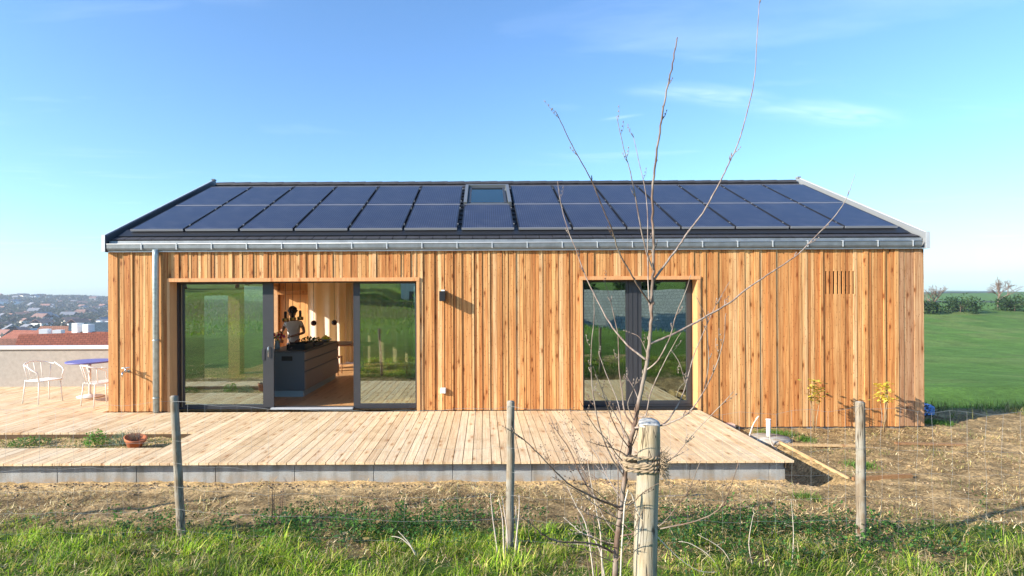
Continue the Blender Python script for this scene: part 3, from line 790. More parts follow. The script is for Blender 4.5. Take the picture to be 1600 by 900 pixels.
# skylight
sk = bpy.data.objects.new('skylight', None); COL.objects.link(sk); sk.parent = house; sk.location = -Vector(house['_base'])
def slab(m, x0, x1, v0, v1, n0, n1, c=(1, 1, 1)): m.hexa([RP(x0, v0, n0), RP(x1, v0, n0), RP(x1, v1, n0), RP(x0, v1, n0), RP(x0, v0, n1), RP(x1, v0, n1), RP(x1, v1, n1), RP(x0, v1, n1)], c)
a, b_, c0, c1 = -.42, .595, 2.05, 3.70
m = MB(); slab(m, a, a + .07, c0, c1, 0, .14); slab(m, b_ - .07, b_, c0, c1, 0, .14); slab(m, a + .07, b_ - .07, c0, c0 + .05, 0, .10); slab(m, a + .07, b_ - .07, c1 - .07, c1, 0, .14)
o = m.build('outer_frame', simple('skylight_aluminium', (.22, .23, .24), .4, .5), None); o.parent = sk
m = MB(); slab(m, a + .10, a + .15, c0 + .07, c1 - .2, .06, .11); slab(m, b_ - .15, b_ - .10, c0 + .07, c1 - .2, .06, .11); slab(m, a + .15, b_ - .15, c1 - .26, c1 - .2, .06, .11); slab(m, a + .15, b_ - .15, c0 + .07, c0 + .1, .06, .10)
o = m.build('sash', M['anth'], None); o.parent = sk
m = MB(); slab(m, a + .15, b_ - .15, c0 + .1, c1 - .26, .085, .092); o = m.build('glass_pane', glass('roof_window_glass_b', .22, (.92, .96, .97)), None); o.parent = sk
m = MB(); slab(m, a + .072, b_ - .072, c0 + .052, c1 - .072, .0, .03, (.30, .36, .36)); slab(m, a + .2, b_ - .2, c0 + .12, c0 + 1.05, .035, .05, (.85, .87, .88)); o = m.build('roller_blind', M['colsmooth'], None); o.parent = sk

# ------------------------------------------------------------------ deck
deck = thing('wooden_deck', (-3.2, -1.5, -.27), 'wide pale larch deck with plank ends over a grey concrete edge', 'deck')
dm = MB(); x = 3.85
DC = [(.73, .575, .375), (.70, .54, .34), (.75, .60, .405), (.67, .50, .31), (.72, .565, .365), (.76, .615, .42), (.69, .52, .325)]
while x > -11.4:
    w = .1125; c = DC[rnd.randrange(len(DC))]; g_ = rnd.uniform(.92, 1.08); c = tuple(q * g_ for q in c); s_ = rnd.uniform(0, 60); j = rnd.uniform(-.0012, .0012)
    segs = [(-3.165 + rnd.uniform(-.003, .003), -.052 if x > HX0 else 4.2)]
    if x > 1.75 and x < 3.85 or -5.6 < x < -1.2: segs = [(segs[0][0], -.07)]
    if x - w < -4.44:
        x_in = True
        segs = [(segs[0][0], -2.44), (-1.55, segs[0][1])]
    for a, b in segs:
        dm.box(x - w, x, a, b, -.030, -.002 + j, c, s_)
    x -= .1215
dm.build('decking', M['deck'], deck)
e = MB()
e.box(-11.4, 3.80, -3.085, -3.055, -.056, -.032, (.20, .14, .09), 2.)
e.box(-4.449, -4.42, -2.43, -1.56, -.16, -.032, (.10, .06, .03), 5.); e.box(-11.4, -4.45, -1.56, -1.53, -.16, -.032, (.10, .06, .03), 6.); e.box(-11.4, -4.45, -2.46, -2.43, -.16, -.032, (.5, .3, .16), 7.)
e.box(3.78, 3.81, -3.05, -.06, -.13, -.032, (.45, .3, .18), 8.)
e.build('joists', M['trim'], deck)
cm = MB(); x = -11.4
while x < 3.78:
    x1 = min(x + .997, 3.80); cm.bbox(x + .002, x1 - .001, -3.05, -2.8, -.60, -.06, b=.004); x += 1.0
cm.box(3.70, 3.775, -2.79, -.02, -.62, -.06)
cm.build('concrete_edge', M['conc'], deck)
# screws: small heads along two rows
sc = MB()
x = 3.85
while x > -7.4:
    for yy in (-3.05, -2.55, -2.0, -1.45, -.9, -.35):
        if x < -4.4 and -2.6 < yy < -1.5: continue
        for o_ in (.03, .09): sc.box(x - o_ - .003, x - o_ + .003, yy - .003, yy + .003, -.003, .0004)
    x -= .1215
sc.build('screw_heads', M['steel'], deck)
MB().box(-11.2, -4.2, -2.8, -1.2, -.60, -.30).build('bed_liner', M['black'], deck)

# ------------------------------------------------------------------ wall fittings
o = thing('wall_lamp', (-.73, -.03, 1.96), 'small black box lamp fixed to the boards between the two glazed openings', 'lamp')
MB().bbox(-.782, -.678, -.27, -.05, 1.965, 2.142, b=.006).build('lamp_body', M['black'], o)
MB().box(-.76, -.70, -.07, -.02, 2.143, 2.165).build('bracket', M['white'], o)
o = thing('wall_socket', (-.735, -.03, .31), 'small white outdoor socket low on the boards', 'socket')
MB().bbox(-.785, -.685, -.095, -.03, .315, .415, b=.008).build('socket_body', M['white'], o)
MB().bbox(-.775, -.695, -.104, -.0955, .325, .405, b=.003).build('socket_lid', M['white'], o)
o = thing('garden_tap', (-6.36, -.03, .70), 'chrome outdoor tap on the boards left of the downpipe', 'tap')
m = MB(); m.tube([(-6.36, -.02, .735), (-6.36, -.17, .735), (-6.36, -.22, .725), (-6.36, -.235, .66)], .014, 10); m.tube([(-6.36, -.03, .735), (-6.36, -.045, .735)], .03, 12); m.tube([(-6.36, -.13, .72), (-6.36, -.13, .80)], .018, 10); m.build('tap_body', M['steel'], o)
m = MB(); m.tube([(-6.43, -.13, .80), (-6.29, -.13, .81)], .010, 8); m.tube([(-6.36, -.19, .81), (-6.36, -.07, .80)], .010, 8); m.build('tap_handle', M['white_metal'], o)

# ------------------------------------------------------------------ terrace left: parapet, chairs, table
o = thing('parapet_wall', (-9.2, 3.0, -.1), 'low grey terrace wall with a white cap left of the house', 'wall')
m = MB(); m.box(-13.5, -6.80, 2.9, 3.1, -.3, .86, (.34, .30, .26)); m.box(-13.5, -13.3, -3.0, 2.9, -.3, .2, (.34, .30, .26)); m.build('wall_panel', M['col'], o)
MB().bbox(-13.55, -6.79, 2.85, 3.15, .861, .93, b=.008).build('wall_cap', M['white'], o)
def chair(x, y, rz, label):
    o = thing('garden_chair', (x, y, 0), label, 'chair', 'cream metal chairs on the terrace')
    o['_base'] = (0, 0, 0); Mz = Matrix.Rotation(rz, 4, 'Z')
    def b(m, n, mat='white_metal'): 
        ob = m.build(n, M[mat], None); ob.parent = o
    for sx, sy in ((-.22, -.2), (.22, -.2), (-.24, .24), (.24, .24)):
        top = .45
        b(MB().tube([(sx, sy, .012), (sx * .88, sy * .85, top)], .011, 8), 'leg')
    m = MB(); 
    for i in range(9):
        xx = -.18 + .045 * i; m.box(xx - .017, xx + .017, -.2, .2, .455, .463)
    m.tube([(-.21, -.21, .45), (.21, -.21, .45), (.21, .21, .45), (-.21, .21, .45), (-.21, -.21, .45)], .011, 8); b(m, 'seat')
    m = MB(); pts = [(.26 * math.cos(a), .12 + .2 * math.sin(a), .80 - .06 * math.cos(a) ** 2) for a in [math.pi * (-.05 + 1.1 * i / 14) for i in range(15)]]
    m.tube(pts, .013, 8)
    for i in (2, 5, 7, 9, 12): m.tube([pts[i], (pts[i][0] * .8, min(.21, pts[i][1] * .8), .45)], .008, 6)
    b(m, 'backrest')
    for s_ in (-1, 1): b(MB().tube([(s_ * .27, .12, .76), (s_ * .275, -.1, .67), (s_ * .24, -.2, .62), (s_ * .2, -.19, .45)], .011, 8), 'armrest')
    o.rotation_euler = (0, 0, rz)
    return o
chair(-7.25, .55, 2.6, 'cream metal garden chair nearest the house corner, its back to the wall')
chair(-8.6, .9, 1.2, 'cream metal garden chair at the far left, away from the house corner')
o = thing('garden_table', (-8.15, 1.55, 0), 'round garden table with a blue top behind the cream chairs', 'table')
MB().lathe([(.42, .715), (.425, .722), (.425, .738), (.42, .745)], (-8.15, 1.55, 0), 32, (.13, .12, .35)).build('tabletop', M['colsmooth'], o)
m = MB(); m.tube([(-8.15, 1.55, .03), (-8.15, 1.55, .715)], .025, 10); m.build('column', M['white_metal'], o)
m = MB(); m.lathe([(.24, 0.004), (.24, .02), (.05, .04), (.03, .06)], (-8.15, 1.55, 0), 24); m.build('foot', M['white_metal'], o)

# ------------------------------------------------------------------ planting bed
def leaf_plant(name, x, y, z, h, r_, n, cols, label, cat, lw=.35, ll=(.02, .05), stems=6, mat='leaf', spike=False):
    o = thing(name, (x, y, z), label, cat)
    m = MB()
    for k in range(stems):
        a = rnd.uniform(0, 6.28); m.tube([(x, y, z), (x + math.cos(a) * r_ * .4, y + math.sin(a) * r_ * .4, z + h * .5), (x + math.cos(a) * r_ * .8, y + math.sin(a) * r_ * .8, z + h * rnd.uniform(.75, 1))], [.004, .003, .0015], 5, (.18, .16, .08))
    m.build('stems', M['colsmooth'], o)
    m = MB()
    for k in range(n):
        a = rnd.uniform(0, 6.28); rr = r_ * math.sqrt(rnd.random()); hh = h * rnd.uniform(.15, 1) * (1 - .5 * (rr / r_) ** 2)
        c0 = Vector((x + rr * math.cos(a), y + rr * math.sin(a), z + hh)); a2 = rnd.uniform(0, 6.28); e = rnd.uniform(.7, 1.4) if spike else rnd.uniform(-.4, .9); l = rnd.uniform(*ll)
        d = Vector((math.cos(a2) * math.cos(e), math.sin(a2) * math.cos(e), math.sin(e))); s_ = d.cross(Vector((0, 0, 1))).normalized() * l * lw
        g_ = rnd.uniform(.7, 1.35); c = tuple(q * g_ for q in cols[rnd.randrange(len(cols))])
        m.quad(c0, c0 + d * l * .5 + s_, c0 + d * l, c0 + d * l * .5 - s_, c)
    m.build('leaves', M[mat], o); return o
bz = float(gz(-5.5, -2.0)) - .01
leaf_plant('leafy_plant', -5.62, -2.0, bz, .26, .16, 420, [(.10, .24, .03), (.14, .30, .05)], 'bright green leafy plant in the deck bed, left of the grey one', 'plant')
leaf_plant('lavender_plant', -5.28, -1.95, bz, .20, .17, 800, [(.16, .22, .16), (.20, .26, .21)], 'grey green lavender bush beside the terracotta pot', 'plant', .10, (.02, .045), spike=True)
leaf_plant('leafy_plant', -6.6, -2.0, bz, .15, .25, 420, [(.09, .18, .03), (.13, .2, .06)], 'low green plant at the left end of the deck bed', 'plant')
x, y = scatter(5200, -9.5, -4.5, -2.42, -1.57); n = len(x)
o = strips(n, x, y, gz(x, y), rng.uniform(.02, .06, n), rng.uniform(.004, .012, n), rng.uniform(0, 6.28, n), rng.normal(.8, .4, n), rng.uniform(0, 1, n), palette(n, [(.09, .19, .03), (.14, .2, .06), (.3, .24, .12), (.2, .14, .08), (.07, .12, .04)], .3), 'bed_cover', M['leaf'], 2)
tag(o, 'low green ground cover and dry leaves in the planting bed', 'ground cover')
o = thing('flower_pot', (-4.95, -2.2, bz), 'tilted terracotta bowl with a dry twiggy plant in the deck bed', 'flower pot')
T = Matrix.Rotation(.22, 3, 'Y') @ Matrix.Rotation(.12, 3, 'X'); base = (-4.97, -2.16, bz + .035)
MB().lathe([(.085, 0), (.125, .10), (.135, .103), (.148, .145), (.137, .148), (.12, .11), (.001, .105)], base, 28, M=T).build('pot', M['terra'], o)
m = MB()
for k in range(46):
    a = rnd.uniform(0, 6.28); r1 = rnd.uniform(.03, .16); h = rnd.uniform(.10, .22)
    p0_ = Vector(base) + T @ Vector((rnd.uniform(-.05, .05), rnd.uniform(-.05, .05), .085)); p1 = p0_ + Vector((math.cos(a) * r1 * .5, math.sin(a) * r1 * .5, h * .6)); p2 = p0_ + Vector((math.cos(a) * r1, math.sin(a) * r1, h))
    m.tube([p0_, p1, p2], [.003, .002, .001], 4, (.24, .17, .12))
m.build('dry_plant', M['colsmooth'], o)

# ------------------------------------------------------------------ right yard things
gy = lambda x, y: float(gz(x, y))
lx, ly = 4.66, -.95; lz = gy(lx, ly)
o = thing('tank_cover', (lx, ly, lz), 'round grey concrete tank cover with a white standpipe beside the deck', 'cover')
MB().lathe([(.30, -.05), (.305, .03), (.29, .05), (.06, .062), (.001, .062)], (lx, ly, lz), 40).build('lid', M['concl'], o)
MB().tube([(lx - .03, ly, lz + .06), (lx - .03, ly, lz + .33)], .033, 16).tube([(lx - .03, ly, lz + .33), (lx - .03, ly, lz + .345)], .04, 16).build('standpipe', M['white'], o)
def plank(a, b, w, t, label, c=(.55, .40, .22)):
    o = tag(MB().bar(a, b, w, t, c, rnd.uniform(0, 30)).build('loose_plank', M['plank']), label, 'plank', 'planks lying on the soil'); return o
plank((4.60, -3.05, -.27), (4.66, -1.25, -.275), .022, .045, 'long pale edging plank running beside the deck over a dark trench')
plank((4.62, -3.10, -.265), (5.42, -3.02, -.25), .035, .06, 'short brown plank lying at the near end of the edging plank', (.30, .17, .08))
plank((4.72, -1.35, gy(5, -1.35) + .02), (5.75, -1.45, gy(5.5, -1.4) + .02), .06, .03, 'thin plank lying on the straw just below the tank cover', (.50, .36, .2))
plank((6.45, -1.30, gy(6.5, -1.3) + .02), (7.45, -1.42, gy(7.3, -1.4) + .02), .07, .03, 'brown plank on the soil near the right end of the house', (.28, .17, .09))
tag(MB().bbox(3.98, 4.42, -.22, -.07, -.30, -.225, (.62, .42, .34), b=.01).build('stone_slab', M['col']), 'flat pinkish stone slab at the deck corner against the wall', 'slab')
tag(MB().bbox(8.05, 8.9, 1.0, 1.7, -.37, -.16, (.18, .36, .75), b=.03).bbox(8.1, 8.85, 1.05, 1.65, -.159, -.14, (.35, .55, .9), b=.005).build('plastic_box', M['col']), 'low pale blue plastic box behind the right house corner', 'box')
def shrub(x, y, h, cols, label, nst, nl):
    z = gy(x, y); o = thing('young_shrub', (x, y, z), label, 'shrub', 'young shrubs along the right wall')
    for k in range(nst):
        a = rnd.uniform(-.12, .12); pts = [(x + rnd.uniform(-.02, .02) + a * t * .9, y + rnd.uniform(-.02, .02), z + h * t) for t in (0, .3, .6, .9)]
        MB().tube(pts, [.008, .007, .005, .003], 6, (.32, .22, .12)).build('stem', M['colsmooth'], o)
    m = MB()
    for k in range(nl):
        c0 = Vector((x + rnd.gauss(0, .065), y + rnd.gauss(0, .06), z + h * rnd.uniform(.62, 1.04))); a2 = rnd.uniform(0, 6.28); e = rnd.uniform(-.9, .5); l = rnd.uniform(.045, .085)
        d = Vector((math.cos(a2) * math.cos(e), math.sin(a2) * math.cos(e), math.sin(e))); s_ = d.cross(Vector((0, 0, 1))).normalized() * l * .45
        g_ = rnd.uniform(.75, 1.2); c = tuple(q * g_ for q in cols[rnd.randrange(len(cols))])
        m.quad(c0, c0 + d * l * .5 + s_, c0 + d * l, c0 + d * l * .5 - s_, c)
    m.build('leaves', M['leaf'], o)
shrub(5.67, -.48, .90, [(.62, .50, .06), (.55, .45, .10), (.35, .36, .06), (.30, .20, .08)], 'young yellow leaved shrub with forked stems, left of the right fence post', 3, 150)
shrub(6.88, -.42, .84, [(.75, .60, .10), (.68, .56, .12), (.5, .45, .08)], 'young shrub with a pale yellow leaf clump nearest the right house corner', 4, 150)
XS, YS = [], []
for (cx, cy, rr, nn) in ((4.95, -.55, .30, 900), (5.2, -1.0, .14, 300), (5.1, -2.5, .2, 420), (3.6, -3.9, .16, 300), (8.35, .3, .3, 700)):
    x = rng.normal(cx, rr * .5, nn); y = rng.normal(cy, rr * .4, nn)
    k = y < -.1 if cx < 8 else y < 2; XS.append(x[k]); YS.append(y[k])
x = np.concatenate(XS); y = np.concatenate(YS); n = len(x)
o = strips(n, x, y, gz(x, y), rng.uniform(.03, .10, n), rng.uniform(.004, .01, n), rng.uniform(0, 6.28, n), rng.normal(.4, .3, n), rng.uniform(.1, 1., n), palette(n, [(.11, .22, .03), (.15, .26, .04), (.07, .14, .03)], .25), 'tufted_grass', M['leaf'], 2)
tag(o, 'green grass tufts round the tank cover and on the bare soil', 'grass')

# ------------------------------------------------------------------ wire fence
fence = thing('wire_fence', (.2, -5.3, -.1), 'round wooden posts with thin sheep netting in front of the deck', 'fence')
POSTS = [((272, 619), (285, 832), 5.3, 6.2), ((798, 627), (796, 872), 4.95, 6.3), ((1344, 628), (1346, 874), 4.95, 6.8)]
tops = []
for (a, b, d, hw) in POSTS:
    A = P(*a, d); B = P(*b, d); B.z = gz(B.x, B.y) - .15; r_ = hw / F * d
    m = MB(); pts = []; rad = []
    for k in range(13):
        t = k / 12; p = B.lerp(A, t); pts.append(p + Vector((rnd.gauss(0, .002), 0, 0))); rad.append(r_ * (1.05 - .08 * t) * rnd.uniform(.985, 1.015))
    rad[-1] *= .93; pts[-1] = A; rad[-2] = r_ * .985; pts[-2] = A - Vector((0, 0, .008))
    m.tube(pts, rad, 18, (.30, .245, .18), rnd.uniform(0, 30)); 
    m.lathe([(r_ * .90, 0), (1e-4, .004)], A + Vector((0, 0, .001)), 18, (.46, .44, .40)); m.build('fence_post', M['post'], fence)
    tops.append(A)
# posts outside the frame carry the netting on
nodes_ = [Vector((tops[0].x - 3.0, tops[0].y - .05, tops[0].z)), tops[0], tops[1], tops[2], Vector((tops[2].x + 3.0, tops[2].y, tops[2].z))]
for q in (nodes_[0], nodes_[4]):
    m = MB(); m.tube([(q.x, q.y, gy(q.x, q.y) - .15), (q.x, q.y, q.z)], .036, 16, (.30, .245, .18), 3.); m.build('fence_post', M['post'], fence)
nt_ = MB(); RW = .0007
for s_ in range(4):
    A, B = nodes_[s_], nodes_[s_ + 1]; nseg = 20
    offs = Vector((0, -.038, 0))
    def wp(t, h):
        p = A.lerp(B, t) + offs; g0 = gy(p.x, p.y) ; sag = -.045 * 4 * t * (1 - t) * (.4 + h)
        wob = .012 * math.sin(37 * t + 11 * h + s_ * 2) + .007 * math.sin(91 * t + 5 * h)
        zt = (A.z * (1 - t) + B.z * t) - .02
        return Vector((p.x + .006 * math.sin(50 * h + 20 * t), p.y + .01 * math.sin(23 * t + 9 * h), g0 + (zt - g0) * h + sag + wob * (.3 + h * .7)))
    for h in (.05, .20, .36, .53, .70, .985):
        nt_.tube([wp(k / nseg, h) for k in range(nseg + 1)], RW * (1.5 if h > .9 else 1), 4)
    for k in range(1, nseg):
        dx_ = rnd.uniform(-.004, .004)
        nt_.tube([wp(k / nseg + dx_ * (h > .5), h) for h in (.05, .20, .36, .53, .70, .985)], RW, 4)
nt_.build('netting', M['wire'], fence)

# ------------------------------------------------------------------ stake, rope, sapling
A = P(1014.5, 663, 2.56); B = P(1004.5, 905, 2.50); B.z -= .25
dirv = (A - B).normalized(); r_ = 16.6 / F * 2.56
B2 = Vector((B.x, B.y, B.z)); 
stake = thing('tree_stake', B2, 'thick round wooden stake with a pale sawn top supporting the sapling', 'stake')
m = MB(); pts = []; rad = []
for k in range(21):
    t = k / 20; pts.append(B2.lerp(A, t) + Vector((.0015 * math.sin(9 * t), 0, 0))); rad.append(r_ * (1.10 - .10 * t) * (1 + .012 * math.sin(17 * t) + rnd.uniform(-.006, .006)))
rad[-1] = r_ * .95
m.tube(pts, rad, 32, (.44, .36, .24), 11.); m.build('post', M['post'], stake)
Mt = Matrix.Rotation(.30, 3, 'X')
m = MB(); m.lathe([(r_ * .985, -.012), (r_ * .99, .0), (r_ * .965, .004), (r_ * .5, .006), (1e-4, .006)], A + Vector((0, 0, .004)), 32, (.62, .62, .60), Mt); m.build('sawn_top', simple('sawn_end_grain', (.40, .39, .36), .9, noise_=.45, nscale=70, bump=.004), stake)

TD = 2.60
def W(pts, d0=TD, dd=0.):
    n_ = len(pts); return [P(px, py, d0 + dd * (i / max(1, n_ - 1)) ** 1.0) for i, (px, py) in enumerate(pts)]
def smooth_path(pts, sub=5):
    out = []; n_ = len(pts)
    for i in range(n_ - 1):
        p0_, p1, p2, p3 = pts[max(0, i - 1)], pts[i], pts[i + 1], pts[min(n_ - 1, i + 2)]
        for k in range(sub):
            t = k / sub
            out.append(.5 * ((2 * p1) + (p2 - p0_) * t + (2 * p0_ - 5 * p1 + 4 * p2 - p3) * t * t + (3 * p1 - p0_ - 3 * p2 + p3) * t ** 3))
    out.append(pts[-1]); return out
TR = [(957, 960), (961, 900), (964, 842), (970, 802), (976, 747), (984.5, 698), (990, 672), (997, 636), (1006, 593), (1012, 556), (1015.6, 524), (1018, 478), (1020, 440), (1021, 400), (1021, 362), (1019.5, 309), (1024, 253), (1030.4, 207), (1037.5, 160), (1047, 117), (1055, 78), (1058.7, 59)]
sap = thing('bare_sapling', P(957, 960, TD), 'tall bare leafless sapling with thin spreading branches, tied to the stake', 'sapling')
px_m = F / TD
def stick(pts, r0, r1, name, mat, parent, buds=0, twigs=0, seedc=0):
    path = smooth_path([Vector(p) for p in pts]); k = len(path); rr_ = random.Random(seedc)
    rad = [r0 + (r1 - r0) * (i / (k - 1)) ** .8 for i in range(k)]
    path = [p + Vector((rr_.gauss(0, r0 * .12), rr_.gauss(0, r0 * .12), rr_.gauss(0, r0 * .12))) for p in path]
    m = MB(); m.tube(path, rad, 8 if r0 > .004 else 6)
    for b in range(buds):
        i = rr_.randrange(int(k * .15), k); t = (path[min(i + 1, k - 1)] - path[max(i - 1, 0)]).normalized()
        s_ = Vector((rr_.choice([-1, 1]), rr_.uniform(-.6, .6), .3)).normalized(); q = path[i]
        m.tube([q, q + (t * .6 + s_ * .8) * rad[i] * 1.3, q + (t + s_ * .7) * rad[i] * 2.2], [rad[i] * .7, rad[i] * .6, rad[i] * .1], 5)
    for b in range(twigs):
        i = int(k * rr_.uniform(.3, .98)); i = min(i, k - 2); t = (path[min(i + 1, k - 1)] - path[max(i - 1, 0)]).normalized()
        s_ = Vector((rr_.choice([-1, 1]), rr_.uniform(-1, 1), rr_.uniform(0, .5))).normalized(); l = rr_.uniform(.02, .07); q = path[i]
        e1 = q + (t + s_ * .8) * l * .5; e2 = e1 + (t * 1.2 + s_ * .3) * l * .5
        m.tube([q, e1, e2], [rad[i] * .6, rad[i] * .45, .0006], 5)
        for z_ in range(3):
            c_ = q.lerp(e2, .3 + .3 * z_); m.ball(c_, .0026, n=5, m=4, sc=(1, 1, 1.6))
    return m.build(name, mat, parent)
stick(W(TR, TD, .12), 4.9 / px_m, .9 / px_m, 'trunk', M['bark'], sap, 14, 4, 1)
def on_trunk(py):
    n_ = len(TR)
    for i in range(n_ - 1):
        if TR[i][1] >= py >= TR[i + 1][1]:
            t = (TR[i][1] - py) / (TR[i][1] - TR[i + 1][1]); return TD + .12 * (i + t) / (n_ - 1)
    return TD
BR = [  # (points from trunk outward, width px at base, depth drift, light bark?)
 ([(1020, 440), (1040, 412), (1057, 390), (1075.6, 362), (1098, 333), (1123, 288.6), (1138, 257), (1152.6, 225), (1170, 166), (1179.5, 117), (1184, 39), (1186.8, 0), (1187, -22)], 4.0, .35, 1),
 ([(1020, 420), (1011.7, 399.6), (1002, 359), (993, 309), (985, 269), (974.4, 231.6), (963.5, 182)], 3.0, -.2, 1),
 ([(1017, 492), (1014, 471.6), (1012.6, 434), (1012, 400), (1012, 346.7), (1008.6, 300), (997.7, 250), (989, 210)], 2.6, .2, 1),
 ([(1018, 476), (1003, 456), (988, 431), (967, 394), (957.3, 362), (941.8, 325), (924.6, 283), (898, 235), (879.5, 197), (867.7, 172.4)], 3.2, -.3, 0),
 ([(1010, 563), (984.5, 543), (967.3, 524.5), (950, 501), (934.7, 471.6), (916, 434), (902, 395), (887.3, 359), (876.4, 318.6), (871, 283)], 3.6, .3, 1),
 ([(991, 666), (976.7, 645.8), (972, 611.6), (967.3, 574), (965.8, 524.5), (959.6, 496.5), (953, 465), (943.4, 437)], 2.8, .25, 0),
 ([(975, 745), (955.6, 715), (941, 680.5), (931.6, 646), (924.7, 593), (923.8, 546), (928.5, 493), (927, 456)], 3.0, -.25, 1),
 ([(985, 692), (972, 670.7), (965.8, 630), (947, 583.6), (934.7, 549.5)], 2.4, .2, 1),
 ([(984, 695), (978.2, 677), (950, 627), (930, 585)], 2.6, -.2, 1),
 ([(999, 628), (990, 606), (978, 586.7)], 1.8, .1, 1),
 ([(992, 660), (981, 633), (989, 610), (996, 590)], 1.6, -.1, 1),
 ([(1016, 537), (1046.7, 524.5), (1074.7, 510.5), (1106, 493), (1140, 473), (1173, 447), (1217, 418), (1247, 397), (1267, 377), (1300, 343), (1317, 320), (1328, 297), (1336.7, 271)], 4.2, .3, 1),
 ([(1009, 579), (1028, 563), (1046.7, 527.5), (1056, 493), (1070, 459), (1079.3, 429.5)], 2.8, -.25, 1),
 ([(996, 650), (1009, 649), (1015.6, 617.8), (1028, 586.7), (1046.7, 549), (1063.8, 519.8)], 2.6, -.2, 1),
 ([(1048, 546), (1062, 568), (1070, 599)], 1.4, .0, 1),
 ([(990, 668), (1010, 667), (1033, 665), (1053, 658), (1077.8, 642.7), (1099.6, 611.6), (1118, 574), (1130.7, 530.7), (1133.8, 490)], 3.6, -.30, 1),
 ([(990, 671), (1034, 664), (1053, 642.7), (1068.5, 611.6), (1084, 555.6), (1102.7, 512), (1118, 478), (1140, 440)], 2.6, .3, 1),
 ([(1101, 606), (1107, 570), (1105.8, 533.8), (1102.7, 496.5), (1087, 462)], 1.8, .0, 0),
 ([(970, 793), (941, 783), (921, 774), (892, 758.5), (869, 738), (840, 708), (815, 684), (790, 668)], 4.0, -.3, 0),
 ([(964, 866), (935, 852), (909, 848), (875, 846.6), (854.5, 839), (836, 824), (812, 806)], 4.2, -.25, 0),
 ([(966, 838), (1002, 832), (1036.5, 825), (1080, 816), (1114.6, 802), (1134.8, 778.7), (1153.6, 724)], 3.0, -.35, 0),
 ([(979, 730), (1013, 732.5), (1042.4, 721), (1059.7, 706.5), (1091.5, 669), (1120, 640), (1146, 612)], 2.4, -.3, 1),
 ([(926.7, 776), (906.5, 741), (889, 700.7), (869, 672), (858.8, 648.7)], 2.2, .1, 0),
 ([(968, 812), (1000, 838), (1030, 822), (1054, 796), (1077, 764), (1094, 721)], 2.0, -.3, 0),
 ([(979, 725), (993, 722), (1003, 715)], 2.0, .1, 0),
 ([(965, 790), (966, 760), (966.5, 720), (973, 690), (977, 660)], 2.0, .12, 0),
 ([(1012, 556), (1000, 528), (985, 520)], 1.2, .1, 0),
]
for i, (pts, w, dd, light) in enumerate(BR):
    d0 = on_trunk(pts[0][1])
    if i == 14: d0 = 2.55
    if i == 17: d0 = 2.42
    if i == 22: d0 = 2.5
    stick(W(pts, d0, dd), w * .5 / px_m, .45 / px_m, 'branch', M['twig'] if light else M['bark'], sap, 6 + len(pts), 2 + (len(pts) > 6) * 3, 100 + i)
rt = random.Random(42)
for k in range(20):
    py0 = rt.uniform(690, 880); i = min(range(len(TR)), key=lambda q: abs(TR[q][1] - py0)); x0 = np.interp(-py0, [-t[1] for t in TR], [t[0] for t in TR])
    sd3 = rt.choice([-1, -1, 1]); L_ = rt.uniform(60, 150); a_ = rt.uniform(.15, 1.1); pts = [(x0, py0)]
    for q in range(1, 6):
        a_ += rt.gauss(.06, .16); pts.append((pts[-1][0] + sd3 * math.cos(a_) * L_ / 5, pts[-1][1] - math.sin(a_) * L_ / 5))
    stick(W(pts, on_trunk(py0), rt.uniform(-.4, .4)), 1.0 / px_m, .35 / px_m, 'branch', M['twig'] if rt.random() < .5 else M['bark'], sap, 6, 3, 300 + k)
# rope
rp = thing('tie_rope', P(1000, 722, 2.56), 'frayed tan rope wound round the stake and the sapling trunk', 'rope')
C0 = P(1010, 722, 2.545); Ct = P(981, 722, TD); m = MB()
for wrap in range(4):
    zoff = (wrap - 1.5) * .0135 + (.004 * math.sin(wrap * 2.3))
    for st in (0, 1):
        pts = []
        for k in range(81):
            a = 2 * math.pi * k / 80
            ct = math.cos(a); c = C0 if ct > 0 else C0.lerp(Ct, .9)
            rad_ = (r_ + .014) if ct > 0 else (r_ + .014) * (1 - .42 * (-ct))
            yy = (r_ + .014) * math.sin(a) * (1 if ct > 0 else (1 - .55 * (-ct)))
            tw = a * 13 + st * math.pi
            p = Vector((C0.x + (c.x - C0.x) * (1 if ct <= 0 else 0) * min(1, -ct * 1.4 if ct < 0 else 0) + rad_ * ct, (C0.y + Ct.y * 0) + yy, C0.z + zoff + .008 * math.sin(a + wrap) + .004 * math.sin(3 * a + 2 * wrap)))
            nrm = Vector((math.cos(a), math.sin(a), 0))
            p += nrm * .0038 * math.cos(tw) + Vector((0, 0, .0038 * math.sin(tw)))
            pts.append(p)
        m.tube(pts, .0046, 6)
m.build('coils', M['rope'], rp)
m = MB()
for k in range(120):
    a = rnd.uniform(-.9, .6); q = Vector((C0.x + (r_ + .015) * math.cos(a), C0.y + (r_ + .015) * math.sin(a) - .02, C0.z + rnd.uniform(-.045, .05)))
    e = q + Vector((rnd.uniform(.0, .045), rnd.uniform(-.03, .03), rnd.uniform(-.06, .04)))
    m.tube([q, q.lerp(e, .5) + Vector((rnd.uniform(-.01, .012), 0, rnd.uniform(-.01, .01))), e], [.0016, .0012, .0006], 4)
m.build('frayed_ends', M['rope'], rp)

